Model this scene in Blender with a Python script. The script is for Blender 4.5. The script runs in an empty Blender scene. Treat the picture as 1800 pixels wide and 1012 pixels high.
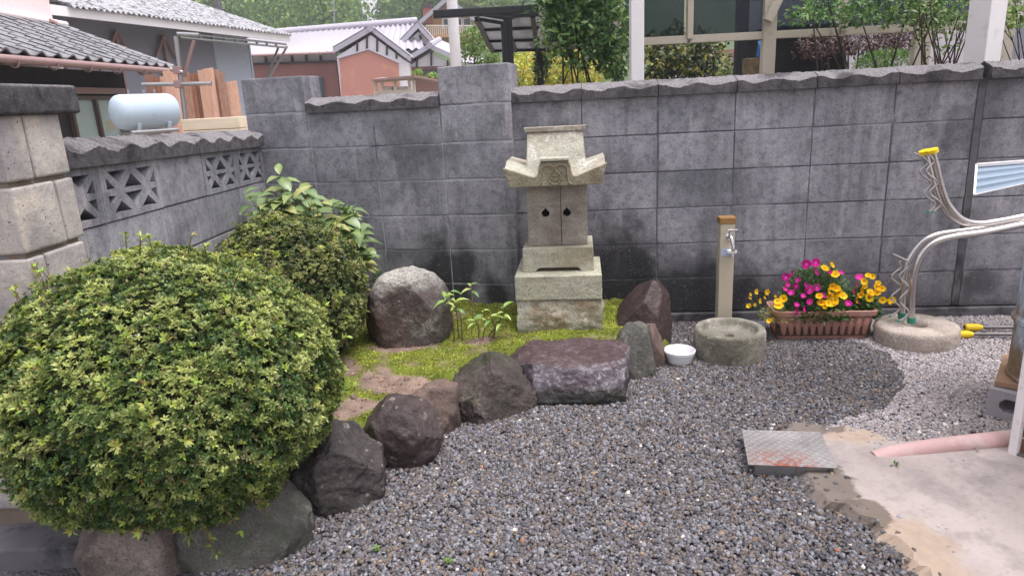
import bpy, bmesh, math, random
import numpy as np
from mathutils import Matrix, Vector, noise as mnoise, geometry as mgeo

random.seed(7)
rng = np.random.default_rng(7)
R = math.radians
scene = bpy.context.scene
COL = scene.collection

# ------------------------------------------------------------------ camera
FPX, PITCH, ROLL, EYE = 1205.12, 0.2706, -0.0515, 1.29      # focal length in pixels of the 1800 px wide photograph
cp, sp, cr, sr = math.cos(PITCH), math.sin(PITCH), math.cos(ROLL), math.sin(ROLL)
_r, _f, _u = Vector((1, 0, 0)), Vector((0, cp, -sp)), Vector((0, sp, cp))
CR, CU, CF = cr * _r + sr * _u, -sr * _r + cr * _u, _f
cam_d = bpy.data.cameras.new('camera')
cam_d.sensor_width = 36.0
cam_d.lens = 36.0 * FPX / 1800.0
cam_d.clip_start, cam_d.clip_end = 0.05, 2000.0
cam = bpy.data.objects.new('camera', cam_d)
COL.objects.link(cam)
m = Matrix((CR, CU, -CF)).transposed().to_4x4()
m.translation = (0, 0, EYE)
cam.matrix_world = m
scene.camera = cam

# ------------------------------------------------------------------ sky, sun, exposure (bright overcast)
SUN_EL, SUN_AZ = 74.0, 110.0      # degrees; azimuth measured clockwise from +y (north)
world = bpy.data.worlds.new('World')
scene.world = world
world.use_nodes = True
wn = world.node_tree
wn.nodes.clear()
w_out = wn.nodes.new('ShaderNodeOutputWorld')
w_bg = wn.nodes.new('ShaderNodeBackground')
w_sky = wn.nodes.new('ShaderNodeTexSky')
w_sky.sky_type = 'NISHITA'
w_sky.sun_disc = False
w_sky.sun_elevation = R(SUN_EL)
w_sky.sun_rotation = R(SUN_AZ)
w_sky.air_density, w_sky.dust_density, w_sky.ozone_density = 1.0, 4.0, 1.0
w_hs = wn.nodes.new('ShaderNodeHueSaturation')       # cloud cover takes the blue out of the sky
w_hs.inputs['Saturation'].default_value = 0.16
w_mul = wn.nodes.new('ShaderNodeMix')
w_mul.data_type, w_mul.blend_type = 'RGBA', 'MULTIPLY'
w_mul.inputs[0].default_value = 1.0
w_mul.inputs[7].default_value = (1.0, 0.965, 1.0, 1)
wn.links.new(w_sky.outputs[0], w_hs.inputs['Color'])
wn.links.new(w_hs.outputs[0], w_mul.inputs[6])
wn.links.new(w_mul.outputs[2], w_bg.inputs['Color'])
w_bg.inputs['Strength'].default_value = 0.15
wn.links.new(w_bg.outputs[0], w_out.inputs['Surface'])

sun_d = bpy.data.lights.new('sun', 'SUN')
sun_d.energy, sun_d.angle, sun_d.color = 1.4, R(32), (1.0, 0.97, 0.945)
sun = bpy.data.objects.new('sun', sun_d)
COL.objects.link(sun)
_d = Vector((math.sin(R(SUN_AZ)) * math.cos(R(SUN_EL)), math.cos(R(SUN_AZ)) * math.cos(R(SUN_EL)), math.sin(R(SUN_EL))))
sun.rotation_euler = (-_d).to_track_quat('-Z', 'Y').to_euler()
sun.location = (0, 0, 30)

scene.render.engine = 'CYCLES'
scene.view_settings.view_transform = 'Standard'
scene.view_settings.look = 'None'
scene.view_settings.gamma = 1.0
scene.view_settings.use_curve_mapping = False
scene.view_settings.exposure = 1.06
scene.cycles.use_denoising = True
scene.cycles.max_bounces = 8
scene.cycles.transparent_max_bounces = 16

# ------------------------------------------------------------------ pixel helpers (photograph pixels -> points)
def ray(u, v):
    return CR * ((u - 900) / FPX) + CU * ((506 - v) / FPX) + CF
def atz(u, v, z):
    d = ray(u, v); t = (z - EYE) / d.z
    return Vector((d.x * t, d.y * t, z))
def aty(u, v, y):
    d = ray(u, v); t = y / d.y
    return Vector((d.x * t, y, EYE + d.z * t))
def online(u, v, p0, a):
    d = ray(u, v); nx, ny = -math.sin(a), math.cos(a)
    t = (nx * p0[0] + ny * p0[1]) / (nx * d.x + ny * d.y)
    return Vector((d.x * t, d.y * t, EYE + d.z * t))

# ------------------------------------------------------------------ object helpers
def tag(o, label=None, cat=None, group=None, kind=None):
    if label: o['label'] = label
    if cat: o['category'] = cat
    if group: o['group'] = group
    if kind: o['kind'] = kind
    return o
def thing(name, label, cat, loc=(0, 0, 0), rz=0.0, group=None):
    o = bpy.data.objects.new(name, None)
    COL.objects.link(o)
    o.empty_display_size = 0.1
    o.location = loc
    o.rotation_euler = (0, 0, rz)
    return tag(o, label, cat, group)
def link(name, me, parent=None, loc=(0, 0, 0), rz=0.0, rot=None, scale=None):
    o = bpy.data.objects.new(name, me)
    COL.objects.link(o)
    o.parent = parent
    o.location = loc
    o.rotation_euler = rot if rot is not None else (0, 0, rz)
    if scale is not None: o.scale = scale
    return o
def new_mesh(name, V, F, mat, smooth=False, cols=None):
    """mesh from numpy arrays: V (n,3), F (m,k)"""
    V = np.asarray(V, dtype=np.float32); F = np.asarray(F, dtype=np.int32)
    me = bpy.data.meshes.new(name)
    k = F.shape[1]
    me.vertices.add(len(V)); me.vertices.foreach_set('co', V.ravel())
    me.loops.add(F.size); me.loops.foreach_set('vertex_index', F.ravel())
    me.polygons.add(len(F)); me.polygons.foreach_set('loop_start', np.arange(0, F.size, k, dtype=np.int32))
    me.update(calc_edges=True)
    if smooth: me.polygons.foreach_set('use_smooth', np.ones(len(F), dtype=bool))
    if cols is not None:
        a = me.color_attributes.new('Col', 'FLOAT_COLOR', 'POINT')
        c = np.ones((len(V), 4), dtype=np.float32); c[:, :3] = cols
        a.data.foreach_set('color', c.ravel())
    if mat: me.materials.append(mat)
    return me

class MB:
    """collects shapes; build() links them as one mesh object"""
    def __init__(s): s.v, s.f = [], []
    def add(s, vs, fs):
        b = len(s.v); s.v += [tuple(v) for v in vs]; s.f += [tuple(b + i for i in f) for f in fs]; return s
    def box(s, c, d, rz=0.0, rx=0.0, ry=0.0, top=None):
        hx, hy, hz = d[0] / 2, d[1] / 2, d[2] / 2
        tx, ty = top if top else (1, 1)
        vs = [Vector(p) for p in ((-hx, -hy, -hz), (hx, -hy, -hz), (hx, hy, -hz), (-hx, hy, -hz),
              (-hx * tx, -hy * ty, hz), (hx * tx, -hy * ty, hz), (hx * tx, hy * ty, hz), (-hx * tx, hy * ty, hz))]
        M = Matrix.Rotation(rz, 3, 'Z') @ Matrix.Rotation(ry, 3, 'Y') @ Matrix.Rotation(rx, 3, 'X')
        return s.add([M @ v + Vector(c) for v in vs], [(0, 3, 2, 1), (4, 5, 6, 7), (0, 1, 5, 4), (1, 2, 6, 5), (2, 3, 7, 6), (3, 0, 4, 7)])
    def bar(s, a, b, w, h=None, up=(0, 0, 1)):
        a, b = Vector(a), Vector(b); h = h or w
        d = (b - a).normalized(); up = Vector(up)
        if abs(d.dot(up)) > 0.98: up = Vector((0, 1, 0))
        sx = d.cross(up).normalized(); uz = sx.cross(d)
        vs = [p + sx * i * w / 2 + uz * j * h / 2 for p in (a, b) for i, j in ((-1, -1), (1, -1), (1, 1), (-1, 1))]
        return s.add(vs, [(0, 1, 2, 3), (7, 6, 5, 4), (0, 4, 5, 1), (1, 5, 6, 2), (2, 6, 7, 3), (3, 7, 4, 0)])
    def prism(s, poly, y0, y1, plane='xz'):
        n = len(poly)
        P = (lambda a, b, c: (a, c, b)) if plane == 'xz' else ((lambda a, b, c: (a, b, c)) if plane == 'xy' else (lambda a, b, c: (c, a, b)))
        vs = [P(a, b, y0) for a, b in poly] + [P(a, b, y1) for a, b in poly]
        return s.add(vs, [tuple(range(n)), tuple(range(2 * n - 1, n - 1, -1))] + [(i, n + i, n + (i + 1) % n, (i + 1) % n) for i in range(n)])
    def tube(s, pts, r, n=8, cap=True):
        pts = [Vector(p) for p in pts]; rs = r if isinstance(r, (list, tuple)) else [r] * len(pts)
        b = len(s.v); up = None
        for i, p in enumerate(pts):
            d = (pts[min(i + 1, len(pts) - 1)] - pts[max(i - 1, 0)])
            d = d.normalized() if d.length > 1e-9 else Vector((0, 0, 1))
            if up is None:
                up = Vector((0, 0, 1)) if abs(d.z) < 0.9 else Vector((0, 1, 0))
            sx = d.cross(up)
            sx = sx.normalized() if sx.length > 1e-6 else d.orthogonal().normalized()
            up = sx.cross(d)
            for k in range(n):
                a = 2 * math.pi * k / n
                s.v.append(tuple(p + (sx * math.cos(a) + up * math.sin(a)) * rs[i]))
        for i in range(len(pts) - 1):
            for k in range(n):
                a0, a1 = b + i * n + k, b + i * n + (k + 1) % n
                s.f.append((a0, a1, a1 + n, a0 + n))
        if cap:
            s.f.append(tuple(b + k for k in reversed(range(n)))); e = b + (len(pts) - 1) * n
            s.f.append(tuple(e + k for k in range(n)))
        return s
    def lathe(s, prof, n=24, c=(0, 0, 0), sx=1.0, sy=1.0, close=False):
        b = len(s.v)
        for r, z in prof:
            for k in range(n):
                a = 2 * math.pi * k / n
                s.v.append((c[0] + r * math.cos(a) * sx, c[1] + r * math.sin(a) * sy, c[2] + z))
        m = len(prof)
        for i in range(m if close else m - 1):
            for k in range(n):
                j = (i + 1) % m
                s.f.append((b + i * n + k, b + i * n + (k + 1) % n, b + j * n + (k + 1) % n, b + j * n + k))
        if not close:
            s.f.append(tuple(b + k for k in reversed(range(n)))); e = b + (m - 1) * n
            s.f.append(tuple(e + k for k in range(n)))
        return s
    def plate(s, outer, holes, y0, y1):
        """polygon with holes in the x-z plane, extruded along y"""
        loops = [outer] + holes
        tri = mgeo.tessellate_polygon([[Vector((a, b, 0)) for a, b in lp] for lp in loops])
        flat = [p for lp in loops for p in lp]; n = len(flat)
        vs = [(a, y0, b) for a, b in flat] + [(a, y1, b) for a, b in flat]
        fs = [t for t in tri] + [tuple(n + i for i in reversed(t)) for t in tri]
        o = 0
        for lp in loops:
            k = len(lp)
            fs += [(o + i, o + (i + 1) % k, n + o + (i + 1) % k, n + o + i) for i in range(k)]; o += k
        return s.add(vs, fs)
    def grid(s, fn, nu, nv):
        b = len(s.v)
        for j in range(nv + 1):
            for i in range(nu + 1):
                s.v.append(tuple(fn(i / nu, j / nv)))
        for j in range(nv):
            for i in range(nu):
                a = b + j * (nu + 1) + i
                s.f.append((a, a + 1, a + nu + 2, a + nu + 1))
        return s
    def mesh(s, name, mat=None, smooth=False, bevel=0.0, seg=2, weld=False):
        me = bpy.data.meshes.new(name)
        me.from_pydata(s.v, [], s.f)
        bm = bmesh.new(); bm.from_mesh(me)
        if weld: bmesh.ops.remove_doubles(bm, verts=bm.verts, dist=1e-5)
        bmesh.ops.recalc_face_normals(bm, faces=bm.faces)
        if bevel:
            ed = [e for e in bm.edges if len(e.link_faces) == 2 and e.calc_face_angle(0) > 0.5]
            bmesh.ops.bevel(bm, geom=ed, offset=bevel, segments=seg, affect='EDGES', profile=0.6, clamp_overlap=True)
        bm.to_mesh(me); bm.free()
        if smooth:
            me.polygons.foreach_set('use_smooth', [True] * len(me.polygons))
            if smooth != 'all': me.set_sharp_from_angle(angle=R(smooth if smooth > 1 else 40))
        if mat: me.materials.append(mat)
        return me
    def build(s, name, mat, parent=None, loc=(0, 0, 0), rz=0.0, smooth=False, bevel=0.0, seg=2, weld=False, rot=None):
        return link(name, s.mesh(name, mat, smooth, bevel, seg, weld), parent, loc, rz, rot)

def fbm(p, s=1.0, octv=3):
    v, a = 0.0, 1.0
    q = Vector(p) * s
    for _ in range(octv):
        v += a * mnoise.noise(q); a *= 0.5; q = q * 2.03 + Vector((3.1, 1.7, 5.3))
    return v
def in_poly(x, y, poly):
    x, y = np.asarray(x), np.asarray(y); c = np.zeros(x.shape, bool); n = len(poly)
    for i in range(n):
        x0, y0 = poly[i]; x1, y1 = poly[(i + 1) % n]
        if y0 == y1: continue
        c ^= ((y0 > y) != (y1 > y)) & (x < (x1 - x0) * (y - y0) / (y1 - y0) + x0)
    return c

# leaf templates: columns side, along, up (units of width, length, length)
LEAF = (np.array([(0, 0, 0), (-.5, .48, .07), (0, .5, -.02), (.5, .48, .07), (0, 1, -.06)], float),
        np.array([(0, 2, 1), (1, 2, 4), (4, 2, 3), (3, 2, 0)]))
LEAF2 = (np.array([(0, 0, 0), (-.5, .5, .1), (.5, .5, .1), (0, 1, -.05)], float), np.array([(0, 2, 1), (1, 2, 3)]))
_t = []
for j, (t, w, z) in enumerate(((0, .06, 0), (.18, .34, .03), (.42, .5, .05), (.68, .38, .02), (.88, .15, -.05), (1, .01, -.1))):
    _t += [(-w, t, z + .09 * w), (0, t, z - .01), (w, t, z + .09 * w)]
_f = []
for j in range(5):
    for i in range(2):
        a = j * 3 + i; _f += [(a, a + 1, a + 4), (a, a + 4, a + 3)]
BIGLEAF = (np.array(_t, float), np.array(_f))
def unit(a): return a / np.maximum(np.linalg.norm(a, axis=1, keepdims=True), 1e-9)
def leaf_arrays(P, D, N, L, W, C, tpl=LEAF):
    """one leaf per row: base point, pointing direction, upper side, length, width, colour"""
    T, F = tpl
    D = unit(D); S = unit(np.cross(D, N)); U = np.cross(S, D)
    V = (P[:, None, :] + T[None, :, 0, None] * (W[:, None, None] * S[:, None, :]) + T[None, :, 1, None] * (L[:, None, None] * D[:, None, :])
         + T[None, :, 2, None] * (L[:, None, None] * U[:, None, :]))
    n, k = len(P), len(T)
    FF = (F[None] + (np.arange(n) * k)[:, None, None]).reshape(-1, 3)
    return V.reshape(-1, 3), FF, np.repeat(C, k, axis=0)
def rand_dirs(n):
    return unit(rng.normal(size=(n, 3)))
# ------------------------------------------------------------------ materials
def srgb(*c):
    return tuple(((x / 255) / 12.92 if x / 255 <= 0.04045 else ((x / 255 + 0.055) / 1.055) ** 2.4) for x in c)
class NT:
    """small node-graph writer"""
    def __init__(s, name):
        s.m = bpy.data.materials.new(name); s.m.use_nodes = True; s.t = s.m.node_tree; s.t.nodes.clear()
        s.out = s.t.nodes.new('ShaderNodeOutputMaterial'); s.b = s.t.nodes.new('ShaderNodeBsdfPrincipled')
        s.t.links.new(s.b.outputs[0], s.out.inputs['Surface'])
        s._g = None
    def n(s, ty, **kw):
        o = s.t.nodes.new(ty)
        for k, v in kw.items(): setattr(o, k, v)
        return o
    def put(s, sock, v):
        if isinstance(v, bpy.types.NodeSocket): s.t.links.new(v, sock)
        elif v is not None:
            if isinstance(v, (tuple, list)) and len(v) == 3 and sock.type == 'RGBA': v = (*v, 1)
            sock.default_value = v
    def pos(s):
        if s._g is None: s._g = s.n('ShaderNodeNewGeometry')
        return s._g.outputs['Position']
    def obj(s): return s.n('ShaderNodeTexCoord').outputs['Object']
    def rnd(s): return s.n('ShaderNodeObjectInfo').outputs['Random']
    def attr(s, a='Col'): return s.n('ShaderNodeAttribute', attribute_name=a).outputs['Color']
    def vmap(s, v, scale=(1, 1, 1), loc=(0, 0, 0), rot=(0, 0, 0)):
        o = s.n('ShaderNodeMapping'); s.put(o.inputs['Vector'], v); o.inputs['Scale'].default_value = scale
        o.inputs['Location'].default_value = loc; o.inputs['Rotation'].default_value = rot; return o.outputs[0]
    def noise(s, v, scale, detail=4, rough=0.55, dist=0.0):
        o = s.n('ShaderNodeTexNoise'); s.put(o.inputs['Vector'], v); o.inputs['Scale'].default_value = scale
        o.inputs['Detail'].default_value = detail; o.inputs['Roughness'].default_value = rough; o.inputs['Distortion'].default_value = dist
        return o.outputs[0]
    def vor(s, v, scale, out='Distance', feature='F1', rnd=1.0):
        o = s.n('ShaderNodeTexVoronoi', feature=feature); s.put(o.inputs['Vector'], v); o.inputs['Scale'].default_value = scale
        o.inputs['Randomness'].default_value = rnd; return o.outputs[out]
    def ramp(s, f, stops, interp='LINEAR'):
        o = s.n('ShaderNodeValToRGB'); s.put(o.inputs[0], f); e = o.color_ramp.elements; o.color_ramp.interpolation = interp
        while len(e) < len(stops): e.new(0.5)
        for q, (p, c) in zip(e, stops):
            q.position = p
            c = (c, c, c) if isinstance(c, (int, float)) else c
            q.color = (*c, 1)
        return o.outputs[0]
    def mix(s, f, a, b, blend='MIX'):
        o = s.n('ShaderNodeMix', data_type='RGBA', blend_type=blend)
        s.put(o.inputs[0], f); s.put(o.inputs[6], a); s.put(o.inputs[7], b); return o.outputs[2]
    def math(s, op, a, b=None, clamp=False):
        o = s.n('ShaderNodeMath', operation=op, use_clamp=clamp); s.put(o.inputs[0], a)
        if b is not None: s.put(o.inputs[1], b)
        return o.outputs[0]
    def xyz(s, v):
        o = s.n('ShaderNodeSeparateXYZ'); s.put(o.inputs[0], v); return o.outputs
    def bump(s, h, strength=0.3, dist=0.01, prev=None):
        o = s.n('ShaderNodeBump'); s.put(o.inputs['Height'], h); o.inputs['Strength'].default_value = strength
        o.inputs['Distance'].default_value = dist
        if prev is not None: s.put(o.inputs['Normal'], prev)
        return o.outputs[0]
    def blob(s, c, r, wob=0.35, scale=6.0, soft=0.25):
        """1 inside an uneven patch about point c with radii r, 0 outside"""
        o = s.n('ShaderNodeVectorMath', operation='SUBTRACT'); s.put(o.inputs[0], s.pos()); o.inputs[1].default_value = c
        d = s.n('ShaderNodeVectorMath', operation='DIVIDE'); s.put(d.inputs[0], o.outputs[0]); d.inputs[1].default_value = r
        l = s.n('ShaderNodeVectorMath', operation='LENGTH'); s.put(l.inputs[0], d.outputs[0])
        w = s.math('MULTIPLY', s.math('SUBTRACT', s.noise(s.pos(), scale, 5, 0.6), 0.5), wob * 2)
        q = s.math('ADD', l.outputs['Value'], w)
        return s.ramp(q, [(1 - soft, 1.0), (1.0, 0.0)])
    def done(s, base, rough=0.8, normal=None, metal=0.0, spec=0.4, **kw):
        b = s.b; s.put(b.inputs['Base Color'], base); s.put(b.inputs['Roughness'], rough); s.put(b.inputs['Metallic'], metal)
        b.inputs['Specular IOR Level'].default_value = spec
        if normal is not None: s.put(b.inputs['Normal'], normal)
        for k, v in kw.items(): s.put(b.inputs[k.replace('_', ' ')], v)
        return s.m

def m_plain(name, col, rough=0.6, metal=0.0, var=0.12, scale=18, spec=0.4, bump=0.0, wear=None, tr=0.0):
    t = NT(name); p = t.pos()
    c = t.mix(t.noise(p, scale, 5), tuple(x * (1 - var) for x in col), tuple(min(1, x * (1 + var)) for x in col))
    if wear:
        wc, lo, hi, ws = wear
        c = t.mix(t.ramp(t.noise(p, ws, 6, 0.65), [(lo, 0.0), (hi, 1.0)]), c, wc)
    nb = t.bump(t.noise(p, scale * 6, 4), bump, 0.004) if bump else None
    rr = t.ramp(t.noise(p, scale * 0.7, 3), [(0.3, max(0, rough - .08)), (0.7, min(1, rough + .08))])
    return t.done(c, rr, nb, metal, spec)

def m_block(name, dark=1.0):
    """weathered grey concrete block wall"""
    t = NT(name); p = t.pos()
    g0, g1 = tuple(x * dark for x in srgb(110, 110, 117)), tuple(x * dark for x in srgb(176, 175, 182))
    c = t.mix(t.ramp(t.noise(p, 3.2, 6, 0.62), [(0.36, 0.0), (0.66, 1.0)]), g0, g1)
    c = t.mix(t.ramp(t.rnd(), [(0, 0.0), (1, 0.55)]), c, t.mix(t.rnd(), srgb(108, 108, 115), srgb(174, 173, 180)))
    st = t.noise(t.vmap(p, (13, 13, 1.1)), 1.0, 5, 0.6)                                  # rain streaks
    c = t.mix(t.math('MULTIPLY', t.ramp(st, [(0.45, 0.0), (0.66, 0.55)]), t.ramp(t.noise(p, 1.7, 3), [(0.4, 0.2), (0.62, 1.0)])), c, tuple(x * dark for x in srgb(72, 70, 75)))
    c = t.mix(t.math('MULTIPLY', t.ramp(t.noise(t.vmap(p, (17, 17, 1.6), (4, 2, 9)), 1.0, 4), [(0.54, 0.0), (0.70, 0.85)]), t.ramp(t.noise(p, 2.3, 2), [(0.45, 0.0), (0.6, 1.0)])), c, srgb(185, 180, 184))
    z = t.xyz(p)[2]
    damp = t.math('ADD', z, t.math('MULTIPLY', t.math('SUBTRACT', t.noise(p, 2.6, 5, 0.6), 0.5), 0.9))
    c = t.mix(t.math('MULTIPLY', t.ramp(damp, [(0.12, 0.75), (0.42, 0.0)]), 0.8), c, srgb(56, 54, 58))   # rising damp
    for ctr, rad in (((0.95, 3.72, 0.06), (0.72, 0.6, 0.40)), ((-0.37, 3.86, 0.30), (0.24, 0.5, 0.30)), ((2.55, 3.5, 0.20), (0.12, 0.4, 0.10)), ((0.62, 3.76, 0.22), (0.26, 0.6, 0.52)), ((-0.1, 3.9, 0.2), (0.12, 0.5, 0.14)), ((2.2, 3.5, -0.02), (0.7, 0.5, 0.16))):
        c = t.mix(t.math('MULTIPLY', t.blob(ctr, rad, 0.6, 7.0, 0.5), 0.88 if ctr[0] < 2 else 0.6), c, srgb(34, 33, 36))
    # aggregate: pale grains and dark pits
    c = t.mix(t.ramp(t.vor(p, 78), [(0.10, 0.75), (0.19, 0.0)]), c, t.mix(t.ramp(t.noise(p, 40, 2), [(0.45, 0.0), (0.6, 1.0)]), c, srgb(206, 203, 208)))
    c = t.mix(t.ramp(t.noise(p, 26, 6, 0.75), [(0.34, 0.5), (0.54, 0.0)]), c, srgb(70, 69, 74))
    c = t.mix(t.ramp(t.noise(p, 190, 3, 0.7), [(0.32, 0.7), (0.47, 0.0)]), c, srgb(44, 42, 48))
    fine = t.noise(p, 320, 3, 0.7)
    nb = t.bump(fine, 0.55, 0.003, t.bump(t.noise(p, 60, 4), 0.3, 0.006))
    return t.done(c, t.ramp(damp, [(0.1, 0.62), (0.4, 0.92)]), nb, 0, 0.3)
def m_coping(name):
    t = NT(name); p = t.pos()
    nz = t.xyz(t.n('ShaderNodeNewGeometry').outputs['Normal'])[2]
    c = t.mix(t.ramp(t.noise(p, 22, 6, 0.7), [(0.3, 0.0), (0.7, 1.0)]), srgb(84, 82, 87), srgb(146, 142, 147))
    c = t.mix(t.math('MULTIPLY', t.ramp(nz, [(0.3, 0.0), (0.58, 1.0)]), t.ramp(t.noise(p, 130, 4, 0.7), [(0.38, 0.3), (0.58, 0.95)])), c, srgb(196, 191, 194))  # upward faces paler, speckled with grit
    c = t.mix(t.ramp(t.noise(p, 6, 4), [(0.52, 0.0), (0.68, 0.7)]), c, srgb(60, 57, 60))
    c = t.mix(t.ramp(t.vor(p, 150), [(0.14, 0.8), (0.24, 0.0)]), c, t.mix(t.noise(p, 60, 1), srgb(210, 205, 206), srgb(110, 106, 110)))
    nb = t.bump(t.noise(p, 240, 4, 0.75), 0.9, 0.006, t.bump(t.noise(p, 60, 5, 0.7), 0.8, 0.02))
    return t.done(c, 0.95, nb, 0, 0.2)
def m_splitblock(name):
    t = NT(name); p = t.pos()
    c = t.mix(t.ramp(t.noise(p, 6, 5, 0.6), [(0.3, 0.0), (0.7, 1.0)]), srgb(146, 141, 141), srgb(198, 190, 184))
    c = t.mix(t.ramp(t.noise(t.vmap(p, (30, 9, 9)), 1.0, 4), [(0.5, 0.0), (0.7, 0.6)]), c, srgb(216, 202, 184))
    c = t.mix(t.math('MULTIPLY', t.ramp(t.noise(p, 3.3, 3), [(0.45, 0.0), (0.65, 0.8)]), 0.8), c, srgb(140, 135, 140))
    c = t.mix(t.ramp(t.vor(p, 42), [(0.09, 0.9), (0.15, 0.0)]), c, t.mix(t.ramp(t.noise(p, 22, 2), [(0.42, 1.0), (0.56, 0.0)]), c, srgb(66, 60, 66)))
    c = t.mix(t.ramp(t.noise(p, 150, 3), [(0.3, 0.5), (0.45, 0.0)]), c, srgb(110, 100, 98))
    nb = t.bump(t.noise(p, 180, 4, 0.7), 0.5, 0.004, t.bump(t.noise(p, 40, 4), 0.4, 0.01))
    return t.done(c, 0.92, nb, 0, 0.25)
def m_stone(name, c0, c1, lich=None, lamt=0.6, stain=None, scale=9, rough=0.85, moss=None, wet=0.0, obj=False, streak=False, grain=120, spots=None, top=None, foot=None, crown=None):
    """natural stone: two tones, pale lichen crust, darker stain, moss in hollows"""
    t = NT(name); p = t.obj() if obj else t.pos()
    q = t.vmap(p, (1, 1, 6)) if streak else p
    c = t.mix(t.ramp(t.noise(q, scale, 7, 0.65, 0.4), [(0.32, 0.0), (0.68, 1.0)]), c0, c1)
    c = t.mix(t.ramp(t.noise(p, grain, 4, 0.75), [(0.34, 0.7), (0.5, 0.0)]), c, tuple(x * 0.42 for x in c0))
    c = t.mix(t.ramp(t.noise(p, grain * 1.3, 3, 0.7), [(0.58, 0.0), (0.72, 0.55)]), c, tuple(min(1, x * 1.7 + .02) for x in c1))
    if stain: c = t.mix(t.ramp(t.noise(t.vmap(p, (1, 1, 1), (3, 7, 1)), scale * 0.55, 5, 0.6), [(0.48, 0.0), (0.64, 0.8)]), c, stain)
    if lich:
        lm = t.math('MULTIPLY', t.ramp(t.noise(t.vmap(p, (1, 1, 1), (9, 1, 4)), scale * 1.6, 8, 0.8), [(0.58 - 0.2 * lamt, 0.0), (0.72 - 0.2 * lamt, 1.0)]), t.ramp(t.noise(p, 95, 5, 0.85), [(0.40, 0.0), (0.60, 1.0)]))
        c = t.mix(lm, c, lich)
    if spots:        # round lichen colonies
        sd = t.math('ADD', t.vor(p, 15), t.math('MULTIPLY', t.noise(p, 60, 4), 0.16))
        c = t.mix(t.math('MULTIPLY', t.ramp(sd, [(0.20, 0.0), (0.24, 0.8), (0.27, 0.8), (0.33, 0.0)]), t.ramp(t.noise(p, 7, 3), [(0.5, 0.0), (0.58, 1.0)])), c, spots)
        c = t.mix(t.math('MULTIPLY', t.ramp(t.vor(t.vmap(p, (1, 1, 1), (3, 1, 2)), 26), [(0.13, 0.75), (0.2, 0.0)]), t.ramp(t.noise(t.vmap(p, (1, 1, 1), (7, 2, 5)), 9, 2), [(0.48, 0.0), (0.56, 1.0)])), c, spots)
    if moss:
        mc, amt = moss
        c = t.mix(t.ramp(t.noise(t.vmap(p, (1, 1, 1), (1, 5, 2)), scale * 0.8, 6, 0.7), [(0.66 - 0.2 * amt, 0.0), (0.80 - 0.2 * amt, 0.9)]), c, mc)
    if top or crown or foot:
        nzz = t.xyz(t.n('ShaderNodeNewGeometry').outputs['Normal'])[2]
        wob = t.math('MULTIPLY', t.math('SUBTRACT', t.noise(p, scale * 2, 6, 0.7), 0.5), 0.7)
    if top: c = t.mix(t.math('MULTIPLY', t.ramp(t.math('ADD', nzz, wob), [(0.55, 0.0), (0.8, 0.92)]), t.ramp(t.noise(p, 60, 5, 0.8), [(0.36, 0.45), (0.52, 1.0)])), c, top)       # worn, walked-on face
    if foot:
        fc, fz = foot; c = t.mix(t.ramp(t.math('ADD', t.xyz(p)[2], t.math('MULTIPLY', wob, 0.12)), [(fz - 0.015, 0.9), (fz + 0.02, 0.0)]), c, fc)                          # darker band toward the bottom, uneven upper edge
    if crown:
        cc_, cz_ = crown; c = t.mix(t.math('MULTIPLY', t.ramp(t.math('ADD', t.xyz(p)[2], t.math('MULTIPLY', wob, 0.25)), [(cz_ - 0.06, 0.0), (cz_ + 0.03, 0.9)]), t.ramp(t.noise(p, 60, 6, 0.8), [(0.36, 0.1), (0.56, 1.0)])), c, cc_)   # lichen crown
    nb = t.bump(t.noise(p, grain, 5, 0.8), 0.55, 0.006, t.bump(t.noise(p, scale * 3, 7, 0.65), 0.75, 0.02))
    rr = t.ramp(t.noise(p, scale, 4), [(0.35, max(0.2, rough - 0.15 - wet)), (0.65, rough)])
    return t.done(c, rr, nb, 0, 0.4)
def m_leaf(name, rough=0.42, trans=0.3, spec=0.45):
    t = NT(name); c = t.attr()
    b = t.done(c, rough, None, 0, spec)
    tr = t.n('ShaderNodeBsdfTranslucent'); t.put(tr.inputs[0], t.mix(1.0, c, (1.1, 1.15, 0.6), 'MULTIPLY'))
    mx = t.n('ShaderNodeMixShader'); mx.inputs[0].default_value = trans
    t.t.links.new(t.b.outputs[0], mx.inputs[1]); t.t.links.new(tr.outputs[0], mx.inputs[2]); t.t.links.new(mx.outputs[0], t.out.inputs['Surface'])
    return b
def m_vcol(name, rough=0.8, spec=0.3, bumpscale=0, metal=0.0):
    t = NT(name); c = t.attr(); nb = None
    if bumpscale:
        c = t.mix(t.ramp(t.noise(t.pos(), bumpscale, 4, 0.7), [(0.3, 0.0), (0.7, 1.0)]), t.mix(1.0, c, (0.66, 0.66, 0.66), 'MULTIPLY'), t.mix(1.0, c, (1.25, 1.25, 1.25), 'MULTIPLY'))
        nb = t.bump(t.noise(t.pos(), bumpscale, 3), 0.3, 0.002)
    return t.done(c, rough, nb, metal, spec)
def m_metal(name, col, rough=0.25, var=0.1):
    t = NT(name); p = t.pos()
    return t.done(t.mix(t.noise(p, 9, 3), tuple(x * (1 - var) for x in col), col), t.ramp(t.noise(p, 8, 3), [(0.3, rough * 0.85), (0.7, min(1, rough * 1.2))]), None, 1.0)
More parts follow.
